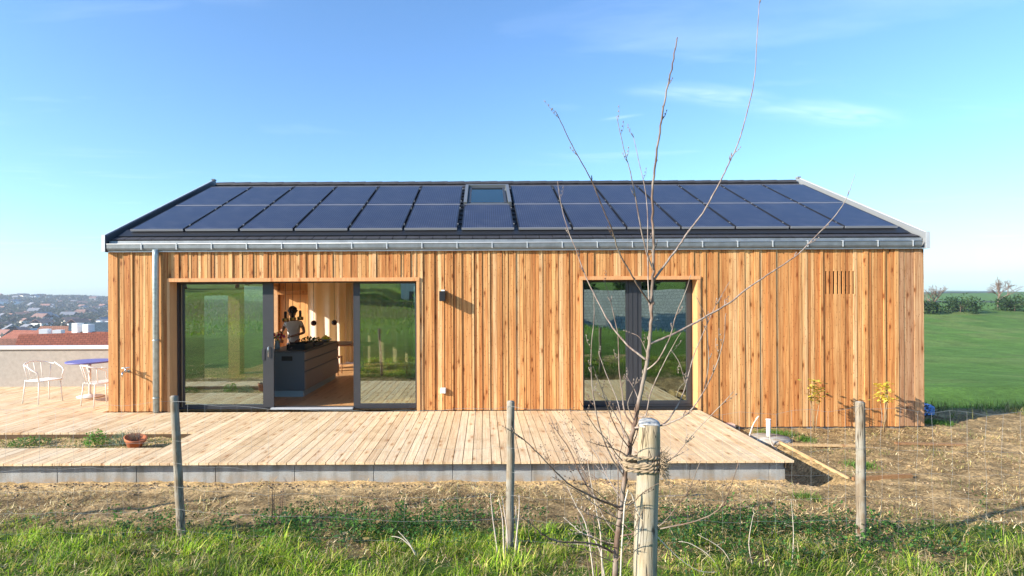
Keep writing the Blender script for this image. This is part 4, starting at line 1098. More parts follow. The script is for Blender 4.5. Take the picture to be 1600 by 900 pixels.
# thin pale suckers by the middle post, dry stalks, seed-headed weeds
def stalk_plant(name, lines, label, cat, col, w=2.2, seeds=0, group=None, sc_=1.):
    base = P(*lines[0][0][0], lines[0][1]); base.z = gy(base.x, base.y)
    o = thing(name, base, label, cat, group); k_ = 0
    for pts, d in lines:
        k_ += 1; pp = [P(*q, d + .02 * i) for i, q in enumerate(pts)]
        pp[0].z = min(pp[0].z, gy(pp[0].x, pp[0].y) - .01)
        pth = smooth_path(pp, 4); n_ = len(pth); r0 = w * .5 / F * d
        m = MB(); m.tube(pth, [r0 * (1 - .75 * i / (n_ - 1)) for i in range(n_)], 6, col)
        rr_ = random.Random(k_ * 7 + len(name))
        for s_ in range(seeds):
            i = int(n_ * rr_.uniform(.45, .999)); q = pth[min(i, n_ - 1)] 
            q = Vector(q); e = q + Vector((rr_.gauss(0, .018), rr_.gauss(0, .018), rr_.uniform(-.005, .03)))
            m.tube([q, e], [.0009, .0005], 4, col); m.ball(e, rr_.uniform(.0025, .0045), tuple(c_ * .8 for c_ in col), 5, 4)
        m.build('stem', M['colsmooth'], o)
    return o
stalk_plant('sucker_shoots', [([(780, 905), (777, 860), (770, 810), (766, 770)], 4.6), ([(789, 905), (787, 850), (785, 810), (779, 778)], 4.6), ([(791, 900), (793, 840), (788, 800), (784, 775)], 4.65), ([(802, 900), (806, 850), (811, 800), (811, 773)], 4.6), ([(811, 880), (807, 830), (806, 790)], 4.7)],
            'clump of thin pale upright shoots around the foot of the middle fence post', 'shoots', (.52, .43, .36), 3.4)
stalk_plant('dry_stalk', [([(424, 820), (426, 790), (425, 758)], 5.6), ([(430, 825), (428, 790), (430, 764)], 5.6)], 'left of two dark brown dead stalks standing in the straw', 'dead stalk', (.16, .09, .06), 2.4, 26, 'dead stalks in the straw')
stalk_plant('dry_stalk', [([(437, 830), (440, 795), (443, 762)], 5.55), ([(434, 828), (437, 800), (439, 775)], 5.6)], 'right one of the two dark brown dead stalks, leaning right', 'dead stalk', (.16, .09, .06), 2.4, 26, 'dead stalks in the straw')
stalk_plant('dry_weed', [([(944, 905), (939.7, 854), (932.5, 802), (923.8, 755.6), (916.6, 712)], 3.0), ([(938, 905), (920, 840), (900, 790), (886, 760)], 3.1), ([(955, 905), (938, 862), (905, 830), (880, 808)], 3.1)], 'pale dry weed with bent stems left of the sapling trunk', 'dry weed', (.55, .46, .38), 2.6, 8)
stalk_plant('seed_weed', [([(940, 900), (925, 800), (905, 720), (880, 650)], 3.6), ([(938, 900), (915, 800), (885, 720), (862, 668)], 3.65), ([(945, 900), (935, 800), (925, 710), (918, 655)], 3.6), ([(930, 900), (905, 810), (870, 745), (845, 700)], 3.6), ([(950, 900), (920, 770), (898, 690), (892, 640)], 3.6)],
            'wispy dead weed with tiny dark seed heads showing against the deck', 'seed weed', (.20, .13, .09), 1.3, 34)
stalk_plant('arching_stem', [([(960, 905), (976, 786), (1000, 808), (1025, 836.6), (1059.7, 871), (1091.5, 891.6), (1120.5, 894)], 2.45)], 'long pale arching stem crossing in front of the stake', 'stem', (.60, .52, .42), 2.6)
stalk_plant('dry_weed', [([(1128, 900), (1110, 870), (1080, 850), (1060, 846)], 4.3), ([(1180, 900), (1170, 850), (1178, 800)], 4.4), ([(1235, 905), (1240, 840), (1236, 780)], 4.4), ([(1150, 900), (1130, 860), (1090, 835)], 4.4)], 'pale dead stems sprawling in the grass right of the stake', 'dry weed', (.5, .42, .33), 2.4, 3)
stalk_plant('dry_weed', [([(655, 880), (640, 850), (622, 830)], 4.7), ([(655, 885), (648, 862), (628, 842), (612, 838)], 4.7)], 'pale dead stem lying in the grass left of the middle fence post', 'dry weed', (.55, .48, .38), 3.)
stalk_plant('dry_weed', [([(1213, 700), (1204, 690), (1202, 664)], 8.9), ([(1160, 680), (1175, 668), (1186, 650), (1180, 655)], 8.8)], 'bent pale dead stems between the deck corner and the standpipe', 'dry weed', (.6, .48, .4), 3.)

# ------------------------------------------------------------------ interior
isl = thing('kitchen_island', (-4.1, 2.7, 0), 'dark grey kitchen island with drawers, seen through the open sliding door', 'kitchen island')
ix0, ix1, iy0, iy1 = -4.50, -3.68, 1.42, 4.05
dg = (.11, .13, .145)
MB().bbox(ix0, ix1, iy0, iy1, .13, .905, dg, b=.004).build('carcass', M['colsmooth'], isl)
MB().box(ix0 + .04, ix1 - .03, iy0 + .03, iy1 - .03, .0, .13, (.36, .43, .44)).build('toe_kick', M['colsmooth'], isl)
MB().bbox(ix0 - .01, ix1 + .01, iy0 - .01, iy1 + .01, .906, .935, (.09, .095, .10), b=.004).build('worktop', M['colsmooth'], isl)
for ya, yb in ((iy0 + .01, iy0 + 1.3), (iy0 + 1.31, iy1 - .01)):
    for za, zb in ((.14, .50), (.53, .72), (.75, .90)):
        MB().bbox(ix1 + .001, ix1 + .02, ya, yb, za, zb, (.29, .23, .18), b=.003).build('drawer_front', M['colsmooth'], isl)
MB().bbox(-4.14, -3.92, iy0 - .006, iy0 - .0005, .74, .83, (.008, .008, .01), b=.002).build('power_socket', M['colsmooth'], isl)
o = thing('kitchen_tap', (-4.05, 1.62, .936), 'chrome kitchen tap at the near end of the island', 'tap')
MB().tube([(-4.05, 1.62, .936), (-4.05, 1.62, 1.22), (-4.07, 1.66, 1.26), (-4.10, 1.74, 1.25), (-4.11, 1.78, 1.2)], .014, 10).build('spout', M['steel'], o)
MB().tube([(-4.05, 1.62, .96), (-3.99, 1.62, .99)], .007, 8).build('lever', M['steel'], o)
o = thing('serving_tray', (-3.95, 1.95, .936), 'black tray with a raised rim on the island', 'tray')
m = MB(); m.box(-4.12, -3.74, 1.66, 2.25, .937, .95, (.012, .012, .014)); m.box(-4.12, -3.74, 1.66, 1.675, .951, 1.05, (.012, .012, .014)); m.box(-4.12, -3.74, 2.235, 2.25, .951, 1.05, (.012, .012, .014)); m.box(-4.12, -4.105, 1.676, 2.234, .951, 1.05, (.012, .012, .014)); m.box(-3.755, -3.74, 1.676, 2.234, .951, 1.05, (.012, .012, .014)); m.build('tray_body', M['colsmooth'], o)
def bouquet():
    x, y, z = -4.42, 1.95, .936
    o = thing('flower_bouquet', (x, y, z), 'bouquet of red and pink flowers with green leaves in a vase on the island', 'flowers')
    MB().lathe([(.05, 0), (.06, .05), (.045, .14), (.055, .18)], (x, y, z), 16, (.4, .45, .45)).build('vase', M['colsmooth'], o)
    m = MB(); m2 = MB()
    for k in range(90):
        c0 = Vector((x + rnd.gauss(0, .06), y + rnd.gauss(0, .06), z + rnd.uniform(.14, .34))); a2 = rnd.uniform(0, 6.28); e = rnd.uniform(-.2, 1.1); l = rnd.uniform(.04, .08)
        d = Vector((math.cos(a2) * math.cos(e), math.sin(a2) * math.cos(e), math.sin(e))); s_ = d.cross(Vector((0, 0, 1))).normalized() * l * .3
        m.quad(c0, c0 + d * l * .5 + s_, c0 + d * l, c0 + d * l * .5 - s_, rnd.choice([(.12, .40, .04), (.2, .5, .06)]))
    for k in range(9): m2.ball((x + rnd.gauss(.02, .06), y + rnd.gauss(0, .05), z + rnd.uniform(.24, .38)), .032, rnd.choice([(.65, .04, .05), (.7, .08, .2), (.6, .03, .03)]), 8, 6)
    m.build('leaves', M['leaf'], o); m2.build('blooms', M['colsmooth'], o)
bouquet()
o = thing('herb_plants', (-3.9, 2.75, .936), 'low dark green herbs in a black box on the middle of the island', 'herbs')
MB().bbox(-4.15, -3.75, 2.4, 3.1, .937, 1.01, (.02, .02, .02), b=.005).build('box', M['colsmooth'], o)
m = MB()
for k in range(260):
    c0 = Vector((rnd.uniform(-4.13, -3.77), rnd.uniform(2.42, 3.08), 1.0 + rnd.uniform(0, .09))); a2 = rnd.uniform(0, 6.28); e = rnd.uniform(0, 1.2); l = rnd.uniform(.03, .07)
    d = Vector((math.cos(a2) * math.cos(e), math.sin(a2) * math.cos(e), math.sin(e))); s_ = d.cross(Vector((0, 0, 1))).normalized() * l * .4
    m.quad(c0, c0 + d * l * .5 + s_, c0 + d * l, c0 + d * l * .5 - s_, rnd.choice([(.03, .06, .015), (.12, .2, .03), (.05, .05, .02)]))
m.build('leaves', M['leaf'], o)
o = thing('fruit_bowl', (-3.88, 3.75, .936), 'bowl of yellow green fruit at the far end of the island', 'fruit bowl')
MB().lathe([(.06, 0), (.13, .05), (.15, .07), (.14, .07), (.05, .015), (.001, .012)], (-3.88, 3.75, .937), 24, (.5, .5, .45)).build('bowl', M['colsmooth'], o)
for k in range(7): MB().ball((-3.88 + .07 * math.cos(k * .9) * (k > 0), 3.75 + .07 * math.sin(k * .9) * (k > 0), 1.0 + .05 * (k == 0) + .012 * (k % 2)), .052, (.80, .80, .05), 12, 8).build('fruit', M['colsmooth'], o)
def pendant_cyl(x, y, label):
    o = thing('pendant_lamp', (x, y, 1.5), label, 'pendant lamp', 'black and brass pendants over the island')
    MB().tube([(x, y, 1.78), (x, y, 2.615)], .005, 6, (.01, .01, .01)).build('cord', M['colsmooth'], o)
    MB().lathe([(.028, 1.606), (.028, 1.735), (.015, 1.745)], (x, y, 0), 20, (.012, .012, .012)).build('socket_sleeve', M['colsmooth'], o)
    MB().lathe([(.068, 1.53), (.07, 1.595), (.065, 1.603), (.03, 1.605)], (x, y, 0), 24).build('lamp_shade', M['brass'], o)
for (x, y, l) in ((-4.12, 1.60, 'nearest brass ringed pendant over the island, left of the head'), (-4.10, 2.0, 'middle brass ringed pendant, in front of the face'), (-4.07, 2.4, 'rear brass ringed pendant, right of the head')): pendant_cyl(x, y, l)
def pendant_ball(x, y, z, label):
    o = thing('globe_pendant', (x, y, z), label, 'pendant lamp', 'dark glass globe pendants over the dining table')
    MB().tube([(x, y, z + .08), (x, y, 2.615)], .005, 6, (.01, .01, .01)).build('cord', M['colsmooth'], o)
    MB().ball((x, y, z), .075, (.1, .06, .05), 20, 14).build('globe', simple('smoked_glass', (.05, .03, .03), .08, .6), o)
pendant_ball(-4.5, 4.85, 1.34, 'left dark glass globe pendant against the curtain')
pendant_ball(-4.02, 5.1, 1.34, 'right dark glass globe pendant above the dining table')
# dining table and chairs
o = thing('dining_table', (-3.6, 5.3, 0), 'wooden dining table with sturdy dark legs beyond the island', 'table')
MB().bbox(-4.35, -3.05, 4.9, 5.8, .72, .755, (.40, .19, .08), b=.006).build('tabletop', M['colsmooth'], o)
for lx_ in (-4.1, -3.42): MB().hexa([(lx_ - .13, 5.3, .0), (lx_ + .13, 5.3, .0), (lx_ + .13, 5.42, .0), (lx_ - .13, 5.42, .0), (lx_ - .08, 5.3, .719), (lx_ + .08, 5.3, .719), (lx_ + .08, 5.42, .719), (lx_ - .08, 5.42, .719)], (.16, .15, .13)).build('leg', M['colsmooth'], o)
o = thing('table_box', (-3.75, 5.15, .756), 'small open wooden box on the dining table', 'box')
m = MB(); m.box(-3.98, -3.58, 5.0, 5.25, .757, .765, (.5, .33, .2)); m.box(-3.98, -3.58, 5.0, 5.01, .766, .83, (.5, .33, .2)); m.box(-3.98, -3.58, 5.24, 5.25, .766, .83, (.5, .33, .2)); m.build('box_body', M['colsmooth'], o)
def dchair(x, y, label):
    o = thing('dining_chair', (x, y, 0), label, 'chair', 'slatted chairs at the dining table'); c = (.30, .14, .06)
    for sx in (-.2, .2):
        MB().tube([(x + sx, y - .2, .0), (x + sx, y - .2, .82)], .016, 8, c).build('leg', M['colsmooth'], o)
        MB().tube([(x + sx, y + .2, .0), (x + sx, y + .2, .45)], .016, 8, c).build('leg', M['colsmooth'], o)
    MB().bbox(x - .22, x + .22, y - .21, y + .22, .44, .47, c, b=.005).build('seat', M['colsmooth'], o)
    m = MB()
    for z in (.54, .63, .72, .80): m.box(x - .185, x + .185, y - .212, y - .19, z - .015, z + .015, c)
    m.build('backrest', M['colsmooth'], o)
dchair(-3.98, 4.72, 'slatted wooden chair between the island end and the dining table')
# curtains
def curtain(x0, x1, y, label, col, z0=.03, z1=2.60, amp=.065, per=.33, name='curtain'):
    n_ = int((x1 - x0) / .02); VV = []; FF = []; zs = [z0, .8, 1.6, z1]
    for i in range(n_ + 1):
        x = x0 + (x1 - x0) * i / n_; ph = x * 2 * math.pi / per + 1.5 * math.sin(x * 3.1)
        for k, z in enumerate(zs):
            VV.append((x + .01 * math.sin(ph * .5 + k), y + amp * math.sin(ph + .12 * k) * (1.1 - .12 * k), z))
    for i in range(n_):
        for k in range(3): a = i * 4 + k; FF.append((a, a + 4, a + 5, a + 1))
    ob = np_mesh(name, np.array(VV), np.array(FF), np.tile(np.array([col]), (len(FF), 1)), M['fabric'], smooth=True)
    tag(ob, label, 'curtain', 'beige curtains inside the house'); return ob
curtain(-5.30, -4.15, 6.9, 'pale beige curtain hanging behind the person and the globe lamps', (.74, .60, .48))
curtain(-4.35, -2.15, 7.2, 'tan floor length curtain right of the dining table', (.62, .43, .32))
curtain(2.45, 2.75, .65, 'pale curtain behind the narrow left pane of the patio door', (.55, .52, .46), per=.1)
# person ------------------------------------------------------------
def skin_mesh(name, verts, edges, mat, parent, levels=2, root=0):
    me = bpy.data.meshes.new(name); me.from_pydata([v[0] for v in verts], edges, [])
    ob = bpy.data.objects.new(name, me); COL.objects.link(ob)
    ob.modifiers.new('s', 'SKIN')
    for i, v in enumerate(verts):
        sv = me.skin_vertices[0].data[i]; sv.radius = v[1] if hasattr(v[1], '__len__') else (v[1], v[1]); sv.use_root = i == root
    ob.modifiers['s'].use_smooth_shade = True
    s_ = ob.modifiers.new('d', 'SUBSURF'); s_.levels = levels; s_.render_levels = levels
    dg_ = bpy.context.evaluated_depsgraph_get(); ev = ob.evaluated_get(dg_)
    me2 = bpy.data.meshes.new_from_object(ev); me2.name = name
    bpy.data.objects.remove(ob); me2.materials.clear(); o2 = bpy.data.objects.new(name, me2); COL.objects.link(o2); me2.materials.append(mat); o2.parent = parent
    return o2
px_, py_ = -4.70, 3.85
per = thing('person', (px_, py_, 0), 'person with dark hair and a white t-shirt working with bowed head behind the kitchen island', 'person')
Lc = [  # local: x right (image), y away, z up
 ((0, 0, .92), (.15, .10)), ((0, 0, 1.05), (.135, .09)), ((0, .0, 1.22), (.155, .10)), ((0, -.01, 1.38), (.15, .09)), ((0, -.03, 1.46), (.06, .055)), ((0, -.06, 1.53), (.05, .055)),
 ((0, -.09, 1.60), (.075, .095)), ((0, -.10, 1.70), (.072, .09)),
 ((-.17, -.01, 1.40), .055), ((-.24, -.04, 1.26), .043), ((-.29, -.12, 1.12), .037), ((-.24, -.26, 1.03), .030), ((-.19, -.33, 1.00), .024), 
 ((.17, -.01, 1.40), .055), ((.25, -.03, 1.27), .043), ((.29, -.10, 1.16), .037), ((.16, -.26, 1.12), .030), ((.05, -.32, 1.09), .024),
 ((-.09, 0, .82), .085), ((-.10, -.01, .48), .058), ((-.10, .02, .10), .038), ((-.10, -.10, .04), .035),
 ((.09, 0, .82), .085), ((.10, -.01, .48), .058), ((.10, .02, .10), .038), ((.10, -.10, .04), .035)]
Ed = [(0, 1), (1, 2), (2, 3), (3, 4), (4, 5), (5, 6), (6, 7), (3, 8), (8, 9), (9, 10), (10, 11), (11, 12), (3, 13), (13, 14), (14, 15), (15, 16), (16, 17), (0, 18), (18, 19), (19, 20), (20, 21), (0, 22), (22, 23), (23, 24), (24, 25)]
def hand(base, d, side):
    """five short finger chains off the wrist vertex index"""
    Bv = Vector(base); d = Vector(d).normalized(); s_ = d.cross(Vector((0, 0, 1))).normalized() * side
    for k, (off, l) in enumerate(((-.024, .055), (-.008, .066), (.008, .062), (.024, .05))):
        a = Bv + d * .045 + s_ * off; b = a + d * l * .55 - Vector((0, 0, .008)); c = b + d * l * .4 - Vector((0, 0, .02))
        i0 = len(Lc); Lc.extend([(tuple(a), .011), (tuple(b), .009), (tuple(c), .007)]); yield i0
    a = Bv + d * .015 - s_ * .028; b = a - s_ * .02 + d * .03; i0 = len(Lc); Lc.extend([(tuple(a), .012), (tuple(b), .009), (tuple(b + d * .02 - Vector((0, 0, .01))), .008)]); yield i0
for wi, dvec, sd_2 in ((12, (.4, -.8, -.35), 1), (17, (-.8, -.5, -.2), -1)):
    for i0 in list(hand(Lc[wi][0], dvec, sd_2)): Ed += [(wi, i0), (i0, i0 + 1), (i0 + 1, i0 + 2)]
skin_mesh('body', Lc, Ed, M['skin'], per, 2)
sh = [((0, 0, .86), (.165, .115)), ((0, 0, 1.05), (.15, .105)), ((0, 0, 1.22), (.168, .115)), ((0, -.01, 1.37), (.165, .105)), ((0, -.03, 1.435), (.085, .075)), ((-.17, -.01, 1.395), .07), ((-.225, -.03, 1.28), .062), ((.17, -.01, 1.395), .07), ((.235, -.03, 1.285), .062)]
skin_mesh('t_shirt', sh, [(0, 1), (1, 2), (2, 3), (3, 4), (3, 5), (5, 6), (3, 7), (7, 8)], M['shirt'], per, 2)
hr = MB(); hr.ball((0, -.065, 1.70), .112, n=18, m=12, sc=(.92, 1.05, .9))
for k in range(60):
    a = rnd.uniform(0, 6.28); e = rnd.uniform(-.1, 1.4); hr.ball((.10 * math.cos(a) * math.cos(e), -.065 + .11 * math.sin(a) * math.cos(e), 1.70 + .10 * math.sin(e)), .022, n=6, m=5)
ho = hr.build('hair', M['hair'], None); ho.parent = per
fc_ = MB(); fc_.ball((0, -.19, 1.60), .014, n=8, m=6, sc=(.8, 1.2, 1.4)); fc_.ball((-.078, -.08, 1.61), .02, n=8, m=6, sc=(.4, .8, 1.3)); fc_.ball((.078, -.08, 1.61), .02, n=8, m=6, sc=(.4, .8, 1.3)); fo = fc_.build('nose_and_ears', M['skin'], None); fo.parent = per
ey = MB()
for s_ in (-1, 1): ey.ball((s_ * .03, -.172, 1.635), .010, (.02, .015, .01), 8, 6); ey.box(s_ * .03 - .016, s_ * .03 + .016, -.184, -.174, 1.655, 1.661, (.02, .015, .01))
ey.box(-.022, .022, -.176, -.168, 1.557, 1.565, (.30, .08, .07)); eo = ey.build('face_features', M['colsmooth'], None); eo.parent = per
pt = skin_mesh('trousers', [((0, 0, .98), (.155, .11)), ((0, 0, .88), (.16, .12)), ((-.095, 0, .80), .095), ((-.10, -.01, .48), .070), ((-.10, .02, .11), .055), ((.095, 0, .80), .095), ((.10, -.01, .48), .070), ((.10, .02, .11), .055)], [(0, 1), (1, 2), (2, 3), (3, 4), (1, 5), (5, 6), (6, 7)], simple('dark_trousers', (.03, .035, .05), .8), per, 2)

# ------------------------------------------------------------------ trees and houses
def leafy_tree(name, loc, h, r_, n, cols, label, group=None, leaf=.35):
    x, y, z = loc; o = thing(name, loc, label, 'tree', group)
    m = MB(); m.tube([(x, y, z - .2), (x + .1, y, z + h * .3), (x, y, z + h * .75)], [h * .035, h * .025, h * .008], 8)
    rr_ = random.Random(int(x * 7 + y)); cl_ = []
    for k in range(16):
        a = rr_.uniform(0, 6.28); e = rr_.uniform(.25, .95); q = Vector((x + math.cos(a) * r_ * rr_.uniform(.2, .75), y + math.sin(a) * r_ * rr_.uniform(.2, .75), z + h * e)); cl_.append((q, r_ * rr_.uniform(.28, .5)))
        m.tube([(x, y, z + h * e * .6), q], [h * .010, h * .004], 5)
    m.build('trunk', M['bark'], o)
    nn = n; ci = rng.integers(0, 16, nn); C = np.array([tuple(c[0]) for c in cl_])[ci]; RR = np.array([c[1] for c in cl_])[ci]
    dv = rng.normal(0, 1, (nn, 3)); dv /= np.linalg.norm(dv, axis=1)[:, None]; C = C + dv * (RR * rng.random(nn) ** .4)[:, None]
    a = rng.normal(0, 1, (nn, 3)); a /= np.linalg.norm(a, axis=1)[:, None]; b = np.cross(a, rng.normal(0, 1, (nn, 3))); b /= np.linalg.norm(b, axis=1)[:, None]
    s_ = (leaf * rng.uniform(.5, 1.2, nn))[:, None]
    Vv = np.stack([C - a * s_, C + b * s_ * .5, C + a * s_, C - b * s_ * .5], 1).reshape(-1, 3) - np.array([x, y, z])
    ob = np_mesh('crown', Vv, np.arange(nn * 4).reshape(-1, 4), palette(nn, cols, .3), M['leaf'], o); ob.location = (0, 0, 0)
    return o
DG = [(.025, .05, .015), (.04, .075, .02), (.055, .10, .03)]
LG = [(.05, .10, .02), (.08, .14, .03)]
proto = None
hz_ = [(-38, -62, 6.5, 3.2), (-33, -66, 8, 3.6), (-28, -64, 6, 3.2), (-23, -60, 7, 3.3), (-19, -48, 8.5, 3.6), (-15.5, -42, 6.5, 2.8), (-13, -36, 5.0, 2.4), (-43, -66, 7, 3.5), (2.0, -34, 5.5, 2.4), (7, -60, 9, 4), (12, -64, 8, 4), (21, -70, 9, 4), (-48, -60, 7, 3.4), (30, -66, 8, 4)]
for i, (x, y, h, r_) in enumerate(hz_):
    z = gy(x, y)
    if proto is None: proto = leafy_tree('hedgerow_tree', (x, y, z), 7., 3.4, 5200, DG, 'dark evergreen tree on the hill behind the viewpoint, mirrored in the glass', 'trees mirrored in the glass'); o = proto
    else: o = copy_tree(proto)
    o.location = (x, y, z); s_ = h / 7.; o.scale = (s_ * r_ / 3.4 * 7. / h, s_ * r_ / 3.4 * 7. / h, s_); o.rotation_euler = (0, 0, i * 1.3)
x, y = scatter(16000, -4.6, 0.4, -12.8, -11.6); n = len(x)
for (cx, cy) in ((-2.0, -14.2),):
    leafy_tree('garden_bush', (cx, cy, gy(cx, cy)), 1.9, 1.1, 3500, LG, 'leafy bush behind the viewpoint, mirrored in the right door pane', None, .09)

def house_obj(name, x, y, z, w, d, h, rh, rot, wall, roofc, label, wins=True, group=None, loz=None, chimney=True, rows=2):
    o = thing(name, (x, y, z), label, 'house', group); o['_base'] = (0, 0, 0)
    def bld(m, n, mat='col', par=None):
        ob = m.build(n, M[mat], None); ob.parent = par or o; return ob
    bld(MB().hexa([(-w / 2, -d / 2, -3), (w / 2, -d / 2, -3), (w / 2, d / 2, -3), (-w / 2, d / 2, -3), (-w / 2, -d / 2, h), (w / 2, -d / 2, h), (w / 2, d / 2, h), (-w / 2, d / 2, h)], wall), 'wall')
    m = MB(); e = .4
    for s_ in (-1, 1):
        zb = h - e * rh / (d / 2)
        m.hexa([(-w / 2 - e, s_ * (d / 2 + e), zb), (w / 2 + e, s_ * (d / 2 + e), zb), (w / 2 + e, 0, h + rh), (-w / 2 - e, 0, h + rh), (-w / 2 - e, s_ * (d / 2 + e), zb + .18), (w / 2 + e, s_ * (d / 2 + e), zb + .18), (w / 2 + e, 0, h + rh + .18), (-w / 2 - e, 0, h + rh + .18)], roofc)
    for sx in (-1, 1):
        b = len(m.v); m.v.extend([(sx * w / 2, -d / 2, h), (sx * w / 2, d / 2, h), (sx * w / 2, 0, h + rh - .02)]); m.face((b, b + 1, b + 2), wall)
    ro = bld(m, 'roof', 'rooftile')
    if chimney:
        bld(MB().box(w * .2, w * .2 + .7, -.5, .2, h + rh * .6, h + rh + 1.), 'chimney', 'white', ro); bld(MB().box(w * .32, w * .32 + .7, -.5, .2, h + rh * .6, h + rh + .9), 'chimney', 'white', ro)
    if wins:
        for s_ in (-1, 1):
            for r__ in range(rows):
                for k in range(int(w // 2.4)):
                    xx = -w / 2 + 1.3 + k * 2.4; zz = .9 + r__ * 2.6
                    if zz + 1.3 > h: continue
                    f_ = bld(MB().box(xx - .55, xx + .55, s_ * d / 2 - .04, s_ * d / 2 + .04, zz, zz + 1.3, (.75, .75, .72)), 'window')
                    bld(MB().box(xx - .45, xx + .45, s_ * (d / 2 + .042) - .004, s_ * (d / 2 + .042) + .004, zz + .1, zz + 1.2, (.03, .04, .05)), 'glass', 'colsmooth', f_)
    o.rotation_euler = (0, 0, rot); return o
def rooftile():
    m, nt, out = newmat('roof_tiles'); n = N(nt); tc = n('TexCoord').outputs['Object']; c = n('Attribute', attribute_name='Col').outputs['Color']
    br_ = n('TexBrick', {'Vector': tc, 'Color1': (1, 1, 1, 1), 'Color2': (.75, .75, .75, 1), 'Mortar': (.35, .35, .35, 1), 'Scale': 1.6, 'Mortar Size': .03, 'Brick Width': .5, 'Row Height': .4})
    principled(n, out, mixc(n, 1., c, br_.outputs[0], 'MULTIPLY'), .8); return m
M['rooftile'] = rooftile()
# mirrored neighbours
house_obj('neighbour_house', 13.2, -33, -5.4, 15, 9, 3.6, 4.0, R(28), (.7, .68, .62), (.38, .40, .38), 'grey tiled house behind the viewpoint, mirrored in the right patio pane')
house_obj('neighbour_house', -5.2, -58, gy(-5.2, -58), 9, 8, 5.0, 2.2, R(-6), (.78, .76, .70), (.35, .38, .30), 'white two storey house behind the viewpoint, mirrored in the right sliding pane')
# valley
RED = (.42, .12, .06)
def at_px(px, d): return ((px - 756) / F * d, d - DW)
near = [(150, 46, 9, 7, 4.2, 2.0, .5, (.62, .58, .50), RED, 'house with a red tiled roof just beyond the terrace wall', -1.0),
        (92, 58, 12, 8, 4.5, 2.2, -.3, (.66, .62, .55), (.36, .12, .07), 'pale house with a dull red roof, second left of the terrace', -1.6),
        (30, 52, 9, 8, 4.5, 2.0, .2, (.60, .55, .48), (.30, .13, .08), 'brown roofed house at the far left beyond the terrace', -1.9),
        (128, 95, 12, 8, 5, 2.4, .1, (.7, .68, .62), (.35, .16, .1), 'white house with a brown roof further down the valley', -3.0),
        (165, 84, 8, 7, 4.5, 2.2, .6, (.25, .32, .38), (.15, .2, .22), 'slate blue house next to the house corner, beyond the red roof', -1.9)]
for (px, d, w, dp, h, rh, rot, wc, rc_, lab, top) in near:
    x, y = at_px(px, d); house_obj('village_house', x, y, top - h - rh, w, dp, h, rh, rot, wc, rc_, lab)
# small houses across the valley
sm = []
for v_, (wc, rc_) in enumerate((((.75, .72, .66), (.33, .15, .10)), ((.65, .58, .48), (.25, .13, .09)), ((.8, .8, .78), (.2, .2, .22)))):
    m = MB(); w, d, h, rh = 12, 9, 6, 3
    m.hexa([(-w / 2, -d / 2, -4), (w / 2, -d / 2, -4), (w / 2, d / 2, -4), (-w / 2, d / 2, -4), (-w / 2, -d / 2, h), (w / 2, -d / 2, h), (w / 2, d / 2, h), (-w / 2, d / 2, h)], wc)
    for s_ in (-1, 1): m.hexa([(-w / 2 - .4, s_ * (d / 2 + .4), h - .2), (w / 2 + .4, s_ * (d / 2 + .4), h - .2), (w / 2 + .4, 0, h + rh), (-w / 2 - .4, 0, h + rh), (-w / 2 - .4, s_ * (d / 2 + .4), h), (w / 2 + .4, s_ * (d / 2 + .4), h), (w / 2 + .4, 0, h + rh + .2), (-w / 2 - .4, 0, h + rh + .2)], rc_)
    sm.append(m.build('distant_house', M['col'], None))
used = set()
labs = ['tiny pale house with a reddish roof on the far valley slope', 'tiny tan house with a brown roof on the far valley slope', 'tiny white house with a grey roof on the far valley slope']
for k in range(110):
    r_ = 140 + 1250 * rnd.random() ** .8; px = rnd.uniform(-40, 172); x = (px - 756) / F * r_; y = r_ - DW; v_ = rnd.randrange(3)
    if v_ in used: ob = sm[v_].copy(); COL.objects.link(ob)
    else: ob = sm[v_]; used.add(v_)
    ob.location = (x, y, gy(x, y)); ob.rotation_euler = (0, 0, rnd.uniform(0, 3)); tag(ob, labs[v_], 'house', 'small houses on the far slope'); s_ = rnd.uniform(.8, 1.3); ob.scale = (s_, s_, s_)
# far woodland mass
nn = 90000; r_ = 90 + 1400 * rng.random(nn) ** .7; px = rng.uniform(-80, 200, nn)
x = (px - 756) / F * r_; y = r_ - DW; k = (fbm(x, y, 45., 51) > .0) | (rng.random(nn) < .05); x, y, r_ = x[k], y[k], r_[k]; nn = len(x)
s_ = rng.uniform(.6, 1.7, nn) * (1 + r_ / 700); h_ = rng.uniform(.5, 7.5, nn)
C = np.stack([x, y, gz(x, y) + h_], 1); a = rng.normal(0, 1, (nn, 3)); a /= np.linalg.norm(a, axis=1)[:, None]; b = np.cross(a, rng.normal(0, 1, (nn, 3))); b /= np.linalg.norm(b, axis=1)[:, None]; s_ = s_[:, None]
o = np_mesh('far_woods', np.stack([C - a * s_, C + b * s_ * .7, C + a * s_, C - b * s_ * .7], 1).reshape(-1, 3), np.arange(nn * 4).reshape(-1, 4), palette(nn, [(.05, .05, .04), (.07, .06, .045), (.03, .045, .025)], .3), M['leaf'], kind='stuff')
tag(o, 'bare brownish woods covering the far valley side', 'woods')
